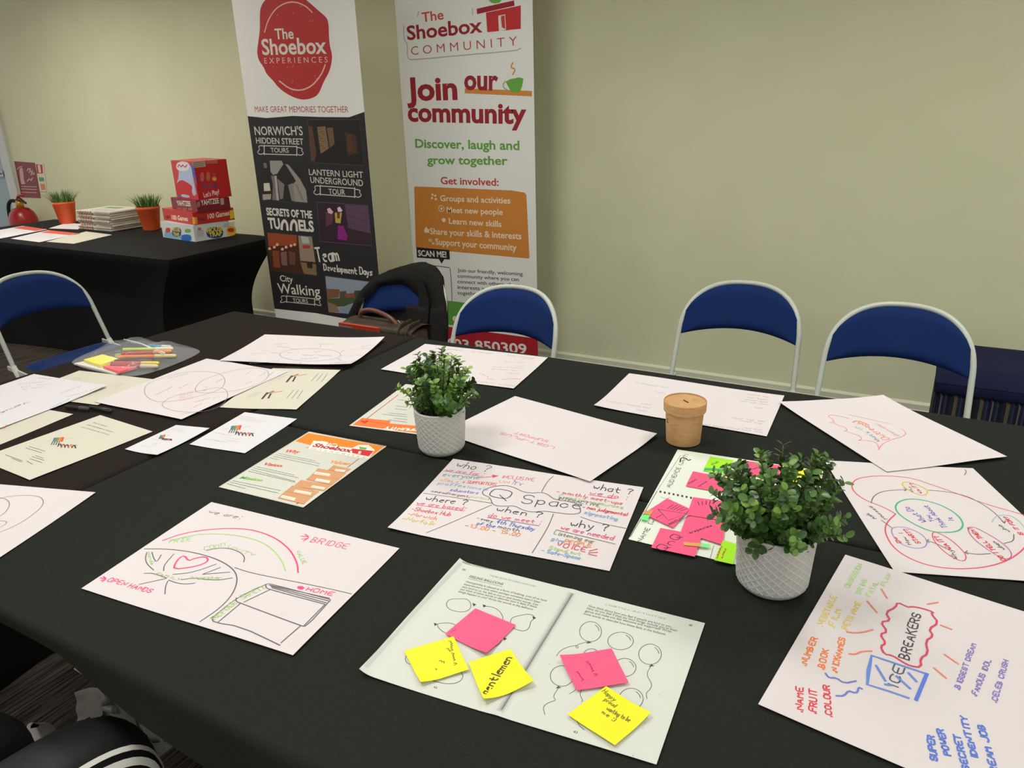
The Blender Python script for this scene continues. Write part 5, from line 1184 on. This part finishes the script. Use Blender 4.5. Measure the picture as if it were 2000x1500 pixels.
note([(1400, 722), (1643, 862), (1447, 1043), (1190, 875)], MY, 'lowest yellow sticky note with a smiling face, on the right balloon page', KB, GB, lambda s: (s.hand('Happy', (1376, 752), (1440, 805), 26, (110, 110, 44), .0014), s.hand('proud', (1388, 800), (1445, 838), 24, (110, 110, 44), .0014), s.hand('wanting to be', (1400, 850), (1522, 918), 24, (110, 110, 44), .0014), s.hand('me :)', (1376, 868), (1440, 915), 22, (110, 110, 44), .0014)), cn((1, 0, .004, .5)))
# ------------------------------------------------------------------ potted boxwood plants
M_POT = M((184, 184, 177), 0.6, name='pot_stone'); M_POTL = M((206, 205, 197), 0.6, name='pot_ridge'); M_SOIL = M((34, 26, 20), 0.95)
def leafmat(n, rgb):
    m, nt, b = nodemat(n, rgb, 0.38, 0.45)
    b.inputs['Subsurface Weight'].default_value = 0.0
    return m
LV = [leafmat('leaf_dark', (56, 88, 38)), leafmat('leaf_mid', (80, 118, 48)), leafmat('leaf_fresh', (114, 152, 64)), leafmat('leaf_pale', (156, 184, 92))]
def boxwood(base, label, seed, r, h, spread, height, nst, shades, skewx=0.0):
    t = empty('potted_plant', base, label, 'potted plant', 'leafy plants in patterned grey pots')
    b = MB()
    nu, nv = 176, 60
    rb = r * 0.90
    def rad(z):
        f = z / h
        q = rb + (r - rb) * f
        if f < 0.14: q -= r * .13 * (1 - f / .14) ** 2.2
        return q
    ridge = lambda k, j: 1 if ((k + j) % 8 == 0 or (k - j) % 8 == 0) and 5 < j < nv - 3 else 0
    P = []
    for j in range(nv + 1):
        z = h * j / nv
        for k in range(nu):
            a = 2 * math.pi * k / nu
            q = rad(z) + (0.0009 if ridge(k, j) else 0)
            P.append((q * math.cos(a), q * math.sin(a), z))
    Fa, Fb = [], []
    for j in range(nv):
        for k in range(nu):
            f = (j * nu + k, j * nu + (k + 1) % nu, (j + 1) * nu + (k + 1) % nu, (j + 1) * nu + k)
            (Fb if ridge(k, j) else Fa).append(f)
    b.add(P, Fa, M_POT); b.add(P, Fb, M_POTL)
    b.lathe([(r, h), (r - .001, h + .0015), (r - .006, h + .001), (r - .008, h - .02), (0.0, h - .02)], M_POTL, n=56, cap=False)
    b.lathe([(0.0, 0.0), (rad(0), 0.0)], M_POT, n=56, cap=False)
    b.build('pot', t, True)
    b = MB(); b.lathe([(0, h - .016), (r - .008, h - .018)], M_SOIL, n=40, cap=False); b.build('soil', t)
    rnd = random.Random(seed)
    fo = MB(); stems = MB(); MS = M((86, 92, 50), 0.6)
    for i in range(nst):
        a = rnd.uniform(0, 6.283); e = rnd.random() ** .6
        q0 = V((math.cos(a), math.sin(a), 0)) * (r * .55 * e) + ZN * (h - .02)
        out = spread * (0.25 + 0.75 * e) * rnd.uniform(.75, 1.1)
        top = height * rnd.uniform(.72, 1.06) * (1 - .50 * e ** 2.5)
        tip = V((math.cos(a) * out + skewx * rnd.random(), math.sin(a) * out, h - .02 + top))
        if rnd.random() < .34: tip = V((math.cos(a) * out * 1.02, math.sin(a) * out * 1.02, h + rnd.uniform(.0, .25) * height))
        mid = q0.lerp(tip, .5) + ZN * height * .10
        pts = [q0 * (1 - f) ** 2 + mid * 2 * f * (1 - f) + tip * f * f for f in [k / 9 for k in range(10)]]
        stems.tube(pts, [.0012] * 10, MS, 5)
        L = sum((pts[k + 1] - pts[k]).length for k in range(9))
        nn = max(6, int(L / .0078))
        young = rnd.random()
        for n_ in range(2, nn + 1):
            f = n_ / nn
            ii = min(8, int(f * 9)); p = pts[ii].lerp(pts[ii + 1], min(1, f * 9 - ii)); tdir = (pts[ii + 1] - pts[ii]).normalized()
            s0 = tdir.cross(V((rnd.uniform(-1, 1), rnd.uniform(-1, 1), rnd.uniform(-1, 1)))).normalized()
            for sg in (1, -1):
                sd = s0 * sg
                if n_ % 2: sd = tdir.cross(sd)
                ln = rnd.uniform(.0135, .0185) * (1.08 - .30 * f); wd_ = ln * rnd.uniform(.72, .9)
                ld = (sd + tdir * rnd.uniform(.3, .9) + ZN * .15).normalized()
                sw = ld.cross(tdir).normalized() if ld.cross(tdir).length > .05 else V((1, 0, 0))
                nrm = sw.cross(ld).normalized()
                if nrm.z < 0: nrm = -nrm
                cup = ln * rnd.uniform(.06, .2)
                o = p + ld * .0012
                prof = ((0, .14), (.2, .78), (.5, 1), (.82, .8), (1, .22))
                vs = []
                for fl, fw in prof:
                    c_ = o + ld * (ln * fl) + nrm * (-cup * fl * fl)
                    vs += [c_ - sw * wd_ * .5 * fw + nrm * cup * fw * .7, c_, c_ + sw * wd_ * .5 * fw + nrm * cup * fw * .7]
                fs = [g for k in range(4) for g in ((3 * k, 3 * k + 1, 3 * k + 4, 3 * k + 3), (3 * k + 1, 3 * k + 2, 3 * k + 5, 3 * k + 4))]
                z = rnd.random() * .5 + young * .5 + .18 * (f - .5)
                fo.add(vs, fs, LV[0 if z < shades[0] else 1 if z < shades[1] else 2 if z < shades[2] else 3])
    stems.build('stems', t, True); fo.build('foliage', t, True)
    return t
boxwood((-0.898, 1.262, TZ + .0015), 'potted plant further from the viewer, in the smaller-looking patterned grey pot by the laminated poster', 11, .0560, .098, .086, .148, 62, (.36, .62, .84))
boxwood((-0.150, 1.075, TZ + .0016), 'potted plant nearest the viewer, standing on the planning sheet of sticky notes', 23, .0590, .100, .105, .146, 84, (.46, .78, .97))

# ------------------------------------------------------------------ kraft tub with slotted lid
KR = noise_colour(nodemat('kraft_card', (196, 152, 104), 0.6, 0.3), (190, 146, 98), (202, 158, 110), (60, 60, 200), 3)
q = onz((1325, 872), TZ)
cup_ = empty('paper_tub', (q.x, q.y + .034, TZ + .001), 'brown kraft paper tub with slotted lid between the white sheets', 'tub')
b = MB(); b.lathe([(0, .004), (.036, .004), (.0365, 0), (.0375, 0), (.0425, .086), (.0425, .09), (0, .09)], KR, n=48, cap=False)
for k, (dx, dz) in enumerate(((0, .052), (.003, .047), (.005, .055))):
    a = R(218) + dx * 20
    for seg in ((0, 0, .003, .006), (.003, .006, .006, .001), (.001, .004, .005, .004)):
        p0, p1 = [V((.0404 * math.cos(a + s_[0] * 22), .0404 * math.sin(a + s_[0] * 22), dz + s_[1])) for s_ in (seg[:2], seg[2:])]
        b.tube([p0, p1], .0007, M((60, 46, 36), .7), 5)
b.build('tub_body', cup_, True, ang=40)
b = MB(); b.lathe([(.0425, .074), (.0455, .074), (.0462, .0745), (.0468, .095), (.0462, .0965), (.0452, .0965), (.0446, .0935), (0, .0925)], KR, n=48, cap=False)
b.box((.001, .002, .0932), (.0022, .017, .0014), M((50, 34, 22), .8), Matrix.Rotation(R(52), 3, 'Z')); b.build('lid', cup_, True, ang=40)

# ------------------------------------------------------------------ zip bag of pens and note pads
zb = TZ + .004
def pad(qs, h, base, label, z):
    P = [onz(q, z) for q in qs]
    b = MB(); b.add(P + [p + ZN * h for p in P], [(3, 2, 1, 0), (4, 5, 6, 7), (0, 1, 5, 4), (1, 2, 6, 5), (2, 3, 7, 6), (3, 0, 4, 7)], base)
    return tag(b.build('note_pad'), label, 'note pad', 'note pads in the pen bag')
kz = lambda x, y: (x / 4.762, 640 + y / 4.762)
pad([kz(690, 345), kz(1075, 440), kz(1330, 365), kz(960, 290)], .005, M((226, 222, 210), .6), 'white card block under the coloured pads in the pen bag', zb - .002)
pad([kz(960, 378), kz(1115, 428), kz(1305, 372), kz(1150, 335)], .007, M((250, 104, 110), .55), 'coral pink note pad at the front of the pen bag', zb + .0035)
pad([kz(785, 318), kz(940, 370), kz(1110, 310), kz(960, 270)], .008, M((244, 232, 60), .55), 'yellow note pad at the left of the pen bag', zb + .0035)
PG = 'pens in the clear zip bag'
for (p0, p1, c_, cc, hz, lab) in (((1090, 272), (1640, 262), (238, 128, 50), (222, 206, 150), .022, 'orange pen in the middle of the pen bag'), ((1130, 242), (1600, 222), (206, 48, 44), (236, 150, 110), .026, 'red pen above the orange one in the pen bag'), ((1145, 205), (1610, 195), (196, 226, 90), (226, 226, 190), .030, 'lime pen topmost in the pen bag'), ((1070, 310), (1440, 312), (50, 38, 36), (90, 70, 60), .016, 'black pen in the middle of the pen bag'), ((1035, 328), (1480, 332), (212, 64, 56), (236, 214, 80), .015, 'red pen with yellow end in the pen bag'), ((1030, 352), (1470, 360), (130, 66, 56), (222, 206, 180), .014, 'dark red pen lowest in the pen bag'), ((1380, 172), (1590, 180), (70, 150, 190), (210, 220, 220), .022, 'blue pen at the back of the pen bag'), ((1075, 258), (1230, 245), (110, 206, 90), (90, 180, 80), .020, 'short green pen tip at the left of the pen bag')):
    pen(onz(kz(*p0), TZ + hz), onz(kz(*p1), TZ + hz), .0058, M(c_, .4), M(cc, .35), lab, PG, .34)
m = bpy.data.materials.new('clear_plastic'); m.use_nodes = True; nt = m.node_tree; pb = nt.nodes['Principled BSDF']
pb.inputs['Base Color'].default_value = (.85, .87, .88, 1); pb.inputs['Roughness'].default_value = .12; pb.inputs['Alpha'].default_value = .13; pb.inputs['Specular IOR Level'].default_value = .8
M_CLEAR = m
OUT = [onz(q, TZ + .002) for q in ((135, 702), (256, 659), (330, 676), (400, 682), (372, 700), (280, 735), (228, 734), (148, 716))]
ctr = sum(OUT, V()) / len(OUT)
OUT = chaikin(OUT, 2, True)
def film(u, v):
    k = u * len(OUT); i = int(k) % len(OUT)
    p = OUT[i].lerp(OUT[(i + 1) % len(OUT)], k - int(k))
    q = ctr.lerp(p, v)
    hh = .040 * (1 - v ** 2.2) ** .8 if v < 1 else 0
    hh = hh * (.85 + .5 * noise.noise(q * 14)) + .004 * noise.noise(q * 60) * (1 - v ** 6)
    return V((q.x, q.y, TZ + .0025 + max(0, hh)))
pbg = empty('zip_bag', (ctr.x, ctr.y, TZ), 'clear zip bag holding pens and note pads at the far left of the table', 'bag')
b = MB(); b.grid(film, 90, 22, M_CLEAR, closeu=True); b.grid(lambda u, v: (lambda f: V((f.x, f.y, TZ + .0016)))(film(1 - u, v)), 90, 8, M_CLEAR, closeu=True)
o = b.build('film', pbg, True); o.matrix_parent_inverse = Matrix.Translation(-V(pbg.location))
a_, c_ = onz((242, 663), TZ + .006), onz((322, 690), TZ + .030)
b = MB(); b.tube([a_, a_.lerp(c_, .4) + ZN * .006, c_], .0022, M((222, 222, 214), .3), 6); a2 = a_ + V((.012, -.006, .003)); b.tube([a2, a2.lerp(c_, .5) + ZN * .004, c_ + V((.006, -.01, 0))], .0014, M((222, 222, 214), .3), 6)
o = b.build('zip_seal', pbg, True); o.matrix_parent_inverse = Matrix.Translation(-V(pbg.location))

# ------------------------------------------------------------------ coat over the chair back
CX, CY = -1.95, 2.35
M_COAT = noise_colour(nodemat('black_wool', (30, 29, 28), 0.95, 0.1), (25, 24, 23), (38, 36, 34), (260, 260, 260), 3, 0.4, bscale=500, dist=0.001)
ct = empty('coat', (CX, CY, 0), 'black coat draped over the back of a blue chair, between the two banners', 'coat')
def archp(s_):
    """s_ 0..1 along the coat's outer outline: left hem, over the top, right hem -> (x, z)"""
    T = [(-.315, .36), (-.300, .48), (-.270, .60), (-.228, .69), (-.165, .765), (-.07, .808), (.02, .815), (.10, .806), (.175, .77), (.222, .69), (.262, .58), (.285, .47), (.295, .34)]
    k = s_ * (len(T) - 1); i = min(len(T) - 2, int(k)); f = k - i
    a, c = T[i], T[i + 1]
    return a[0] + (c[0] - a[0]) * f, a[1] + (c[1] - a[1]) * f
def coatf(u, v):
    x, z = archp(u)
    wd_ = .045 if u < .34 else .045 + (.15) * min(1, (u - .34) / .22) if u < .56 else .195
    wd_ = wd_ * (1 - .25 * math.exp(-((u - .45) / .08) ** 2))
    cx, cz = 0.0, .50
    dx, dz = cx - x, (cz - z) if .25 < u < .75 else 0.0
    L = math.hypot(dx, dz) or 1
    dx, dz = dx / L, dz / L
    yb = yrz(min(z, .79)) + bowz(min(.2, abs(x)), z)
    # v: 0 front inner edge -> .45 outer edge -> 1 back centre
    if v < .45:
        f = 1 - v / .45
        X, Z = x + dx * wd_ * f, z + dz * wd_ * f
        Y = yb - .028 - .02 * math.sin(math.pi * f) - .012 * f
    else:
        f = (v - .45) / .55
        X, Z = x + (0.02 * 0 - x) * f, z - .0 * f
        Y = yb + .03 + .035 * math.sin(math.pi * f * .9)
        if f < .15: Y = yb - .028 + (.058) * f / .15
    n_ = noise.noise(V((X * 9, Z * 5, v * 3))) * .012
    return V((X + n_ * .5, Y + n_, Z + noise.noise(V((X * 20, Y * 20, Z * 20))) * .004))
b = MB(); b.grid(coatf, 72, 30, M_COAT); b.build('coat_body', ct, True)
def lapel(u, v):
    pts = [(.105, .775), (.165, .70), (.175, .62), (.125, .53), (.085, .45)]
    inn = [(.055, .765), (.075, .70), (.085, .62), (.080, .54), (.075, .46)]
    k = u * 4; i = min(3, int(k)); f = k - i
    o_ = (pts[i][0] + (pts[i + 1][0] - pts[i][0]) * f, pts[i][1] + (pts[i + 1][1] - pts[i][1]) * f)
    n_ = (inn[i][0] + (inn[i + 1][0] - inn[i][0]) * f, inn[i][1] + (inn[i + 1][1] - inn[i][1]) * f)
    X, Z = n_[0] + (o_[0] - n_[0]) * v, n_[1] + (o_[1] - n_[1]) * v
    return V((X, yrz(Z) + bowz(X, Z) - .066 - .012 * v + .01 * (1 - v), Z))
b = MB(); b.grid(lapel, 20, 8, M_COAT); b.grid(lambda u, v: lapel(1 - u, v) + V((0, .006, 0)), 20, 8, M_COAT); b.build('lapel', ct, True)

# ------------------------------------------------------------------ leather satchel on the coat chair's seat
ML = noise_colour(nodemat('brown_leather', (58, 46, 34), 0.5, 0.35), (44, 34, 24), (70, 56, 40), (20, 20, 20), 4, .2)
ML2 = M((104, 62, 50), .4, name='red_brown_leather')
sb_ = empty('leather_satchel', (-1.80, 2.215, .46), 'brown leather satchel with a loop handle standing behind the table edge', 'bag')
b = MB(); b.box((0, 0, .105), (.33, .11, .21), ML, bev=.02); b.build('bag_body', sb_, True)
def flapf(u, v):
    s_ = v * 3.0
    X = (u - .5) * .335
    if s_ < 1: return V((X, .062, .13 + .085 * s_))
    if s_ < 2: return V((X, .062 - .126 * (s_ - 1), .217 + .012 * math.sin(math.pi * (s_ - 1))))
    return V((X, -.064, .217 - .12 * (s_ - 2)))
b = MB(); b.grid(flapf, 14, 22, ML); b.build('flap', sb_, True)
b = MB(); b.tube(chaikin([V((-.125, 0, .222)), V((-.12, 0, .255)), V((-.06, 0, .268)), V((.03, -.01, .25)), V((.06, -.01, .222))], 2), .009, ML2, 10); h_ = b.build('handle', sb_, True)
b = MB()
for x_ in (-.125, .06): b.tube([V((x_ - .012, 0, .222)), V((x_, 0, .236)), V((x_ + .012, 0, .222))], .003, M((150, 140, 120), .3, .9), 6)
b.build('handle_ring', h_, True)
for x_ in (.105, .145):
    b = MB(); b.tube([(x_, -.068, .02), (x_, -.07, .2), (x_, -.045, .232), (x_, .02, .234)], .012, ML, 8, flat=.25); b.build('strap', sb_, True)
b = MB(); b.box((0, 0, 0), (.19, .012, .30), M((196, 68, 44), .45)); b.box((-.06, -.0065, .09), (.06, .001, .1), M((120, 140, 170), .45))
o = b.build('folder'); o.location = (-1.855, 2.155, .457 + .15 + .077); tag(o, 'orange-red folder standing against the front of the leather satchel', 'folder')
o.location = (-1.872, 2.142, .533)

# ------------------------------------------------------------------ seated person at the near edge (only knees in frame)
M_SKIN = M((196, 150, 124), .5, name='skin'); M_TRACK = noise_colour(nodemat('black_tracksuit', (16, 16, 17), .6, .35), (13, 13, 14), (20, 20, 21), (200, 200, 200), 2, .15, bscale=300, dist=.0006)
PX, PY = -1.115, -0.10
def skin(name, joints, edges, mat, parent, root=0, lv=2):
    me = bpy.data.meshes.new(name)
    me.from_pydata([V(j[0]) for j in joints], edges, [])
    o = bpy.data.objects.new(name, me); COL.objects.link(o)
    md = o.modifiers.new('skin', 'SKIN'); md.use_smooth_shade = True; md.branch_smoothing = .6
    if not me.skin_vertices: bpy.context.view_layer.update()
    for sv, j in zip(me.skin_vertices[0].data, joints):
        sv.radius = j[1] if isinstance(j[1], tuple) else (j[1], j[1])
        sv.use_root = False
    me.skin_vertices[0].data[root].use_root = True
    sd = o.modifiers.new('sub', 'SUBSURF'); sd.levels = lv; sd.render_levels = lv
    dg = bpy.context.evaluated_depsgraph_get()
    m2 = bpy.data.meshes.new_from_object(o.evaluated_get(dg))
    bpy.data.objects.remove(o)
    m2.materials.clear(); m2.materials.append(mat)
    m2.polygons.foreach_set('use_smooth', [True] * len(m2.polygons))
    o = bpy.data.objects.new(name, m2); COL.objects.link(o)
    if parent: o.parent = parent
    return o
pe = empty('person', (PX, PY, 0), 'seated person in black track trousers with white stripes, knees at the near table edge', 'person')
KL, KR_ = V((-.105, .515, .52)), V((.150, .56, .583))
kneeL, kneeR = KL, KR_
J = [((0, 0, .52), (.14, .11)), ((0, .0, .68), (.13, .10)), ((0, -.03, .88), (.15, .11)), ((0, -.03, 1.00), (.11, .09)), ((0, -.02, 1.09), .055), ((0, .0, 1.15), .06), ((0, .02, 1.25), (.08, .095)), ((0, .015, 1.33), (.06, .07)),
     ((-.10, .03, .50), .095), (tuple(kneeL), .062), ((kneeL.x - .01, kneeL.y - .03, .30), .055), ((kneeL.x - .01, kneeL.y - .05, .085), .04), ((kneeL.x - .01, kneeL.y + .10, .04), (.04, .03)),
     ((.09, .03, .50), .095), (tuple(kneeR), .062), ((kneeR.x + .01, kneeR.y - .03, .30), .055), ((kneeR.x + .01, kneeR.y - .05, .085), .04), ((kneeR.x + .01, kneeR.y + .10, .04), (.04, .03)),
     ((-.19, -.03, .98), .055), ((-.24, .0, .74), .042), ((-.16, .14, .635), .032), ((-.12, .20, .635), (.035, .018)),
     ((.19, -.03, .98), .055), ((.24, .0, .74), .042), ((.15, .14, .635), .032), ((.11, .20, .635), (.035, .018))]
E_ = [(0, 1), (1, 2), (2, 3), (3, 4), (4, 5), (5, 6), (6, 7), (0, 8), (8, 9), (9, 10), (10, 11), (11, 12), (0, 13), (13, 14), (14, 15), (15, 16), (16, 17), (3, 18), (18, 19), (19, 20), (20, 21), (3, 22), (22, 23), (23, 24), (24, 25)]
nj = len(J)
for sx, w_ in ((-1, 21), (1, 25)):
    wx, wy, wz = J[w_][0]
    for f in range(4):
        x0 = wx + (f - 1.5) * .017
        ln = (.034, .04, .037, .028)[f if sx > 0 else 3 - f]
        J += [((x0, wy + .035, wz + .002), .0085), ((x0, wy + .035 + ln * .6, wz - .006), .008), ((x0, wy + .035 + ln, wz - .016), .007)]
        n0 = len(J) - 3; E_ += [(w_, n0), (n0, n0 + 1), (n0 + 1, n0 + 2)]
    J += [((wx - sx * .036, wy + .012, wz), .0095), ((wx - sx * .050, wy + .035, wz - .006), .0085)]
    n0 = len(J) - 2; E_ += [(w_, n0), (n0, n0 + 1)]
skin('body', J, E_, M_SKIN, pe)
TJ = [((0, 0, .53), (.155, .125)), ((-.10, .04, .515), .105), (tuple(V(kneeL).lerp(V((-.10, .04, .515)), .45)), .090), (tuple(kneeL), .078), ((kneeL.x - .01, kneeL.y - .015, .43), .074), ((kneeL.x - .01, kneeL.y - .03, .26), .07), ((kneeL.x - .01, kneeL.y - .04, .11), .066),
      ((.09, .04, .515), .105), (tuple(V(kneeR).lerp(V((.09, .04, .515)), .45)), .090), (tuple(kneeR), .078), ((kneeR.x + .01, kneeR.y - .015, .43), .074), ((kneeR.x + .01, kneeR.y - .03, .26), .07), ((kneeR.x + .01, kneeR.y - .04, .11), .066), ((0, 0, .66), (.15, .115))]
skin('trousers', TJ, [(0, 1), (1, 2), (2, 3), (3, 4), (4, 5), (5, 6), (0, 7), (7, 8), (8, 9), (9, 10), (10, 11), (11, 12), (0, 13)], M_TRACK, pe)
tr_ = [c for c in pe.children if c.name.startswith('trousers')][0]
# white stripes along the outside of the right leg
bm = bmesh.new(); bm.from_mesh(tr_.data)
from mathutils.bvhtree import BVHTree
bv = BVHTree.FromBMesh(bm)
axis = [V((.09, .04, .515)), V(kneeR).lerp(V((.09, .04, .515)), .45), V(kneeR), V((kneeR.x + .01, kneeR.y - .015, .43)), V((kneeR.x + .01, kneeR.y - .03, .26)), V((kneeR.x + .01, kneeR.y - .04, .13))]
axis = chaikin(axis, 4)
sm = MB(); MWS = M((222, 220, 210), .6)
for off in (-.012, .016):
    P = []
    for i, p_ in enumerate(axis):
        tdir = (axis[min(i + 1, len(axis) - 1)] - axis[max(i - 1, 0)]).normalized()
        side = V((1, 0, 0)); upv = side.cross(tdir).normalized()
        row = []
        for dw in (-.007, 0, .007):
            d_ = (side + upv * ((off + dw) / .075 + .75)).normalized()
            hit = bv.ray_cast(p_ + d_ * .25, -d_)
            row.append((hit[0] if hit[0] else p_ + d_ * .08) + d_ * .004)
        P += row
    n_ = len(axis)
    sm.add(P, [f for i in range(n_ - 1) for f in ((3 * i, 3 * i + 1, 3 * i + 4, 3 * i + 3), (3 * i + 1, 3 * i + 2, 3 * i + 5, 3 * i + 4))], MWS)
bm.free()
o = sm.build('stripes', tr_, True); o['label'] = 'white stripes'
JJ = [((0, 0, .66), (.155, .125)), ((0, -.01, .78), (.15, .12)), ((0, -.03, .92), (.165, .125)), ((0, -.03, 1.02), (.12, .10)), ((0, -.02, 1.085), .068), ((-.20, -.03, .99), .072), ((-.25, .0, .74), .056), ((-.175, .12, .64), .043), ((.20, -.03, .99), .072), ((.25, .0, .74), .056), ((.165, .12, .64), .043)]
skin('jacket', JJ, [(0, 1), (1, 2), (2, 3), (3, 4), (3, 5), (5, 6), (6, 7), (3, 8), (8, 9), (9, 10)], M_TRACK, pe)
b = MB(); b.grid(lambda u, v: V((.092 * math.cos(u * 6.283) * math.sin(v * 1.75), -.005 + .108 * math.sin(u * 6.283) * math.sin(v * 1.75), 1.27 + .13 * math.cos(v * 1.75)) ), 28, 12, M((40, 30, 24), .7), closeu=True); b.build('hair', pe, True)
for sx in (-1, 1):
    b = MB(); kx = (kneeL if sx < 0 else kneeR); b.box((kx.x + sx * .01, kx.y + .03, .04), (.09, .26, .075), M((30, 30, 32), .6), bev=.03); b.build('shoe', pe, True)
dup(ch, (PX - .02, PY + .06, 0), R(180), 'blue folding chair the person in black sits on, below the photo frame', GC)

# ------------------------------------------------------------------ plastic carrier bags under the near edge
m = bpy.data.materials.new('milky_plastic'); m.use_nodes = True; pb = m.node_tree.nodes['Principled BSDF']
pb.inputs['Base Color'].default_value = (.62, .62, .56, 1); pb.inputs['Roughness'].default_value = .35; pb.inputs['Alpha'].default_value = .8
M_MILK = m
YB = .56
P_ = lambda x, y, d=0.0: ony((x / 4, 1200 + y / 4), YB + d)
def sheetpoly(b, pts, n=10, amp=.008, seed=0):
    """crumpled film panel spanning a four-sided outline"""
    A, B, C, D = pts
    def f(u, v):
        p = A.lerp(B, u).lerp(D.lerp(C, u), v)
        return p + V((0, 1, 0)) * (noise.noise(p * 22 + V((seed, 0, 0))) * amp * 2.2 - .0) + V((0, 0, 1)) * noise.noise(p * 30) * amp * .6
    b.grid(f, n, n, m)
cb = empty('carrier_bag', tuple(P_(900, 700)), 'milky plastic bag hanging under the near table edge beside the black knee', 'bag')
def fin2(b, name, par):
    o = b.build(name, par, True); o.matrix_parent_inverse = Matrix.Translation(-V(par.location)); return o
b = MB(); sheetpoly(b, [P_(605, 590), P_(820, 575), P_(810, 785), P_(600, 845)]); fin2(b, 'bag_flap', cb)
b = MB(); sheetpoly(b, [P_(840, 600, .01), P_(1050, 700, .01), P_(1070, 960, .01), P_(800, 770, .01)], 14, .012, 3); sheetpoly(b, [P_(1050, 840, .02), P_(1170, 830, .02), P_(1355, 1020, .02), P_(1100, 1010, .02)], 14, .012, 5); sheetpoly(b, [P_(1060, 960, .015), P_(1355, 1020, .02), P_(1270, 1090, .02), P_(1170, 1180, .02)], 12, .01, 7); fin2(b, 'bag_body', cb)
b = MB(); b.tube(chaikin([P_(600, 410), P_(680, 460), P_(760, 530), P_(840, 610), P_(850, 680)], 2), .006, m, 8, flat=.4); b.tube(chaikin([P_(850, 640), P_(800, 690), P_(830, 730), P_(900, 745)], 2), .007, m, 8); fin2(b, 'bag_handle', cb)
q = onz((82, 1462), .08)
b = MB()
b.grid(lambda u, v: V((.042 * math.cos(u * 6.283) * math.sin(.2 + v * 2.7) * (1 + .3 * noise.noise(V((u * 6, v * 4, 2)))), .04 * math.sin(u * 6.283) * math.sin(.2 + v * 2.7) * (1 + .3 * noise.noise(V((u * 6, v * 4, 5)))), .075 + .075 * math.cos(.2 + v * 2.7) * (1 + .2 * noise.noise(V((u * 5, v * 5, 8)))))), 36, 20, M((176, 174, 168), .5), closeu=True)
o = b.build('crumpled_bag', smooth=True); o.location = (q.x, q.y, 0); tag(o, 'crumpled white plastic on the carpet between the two black knees', 'bag')
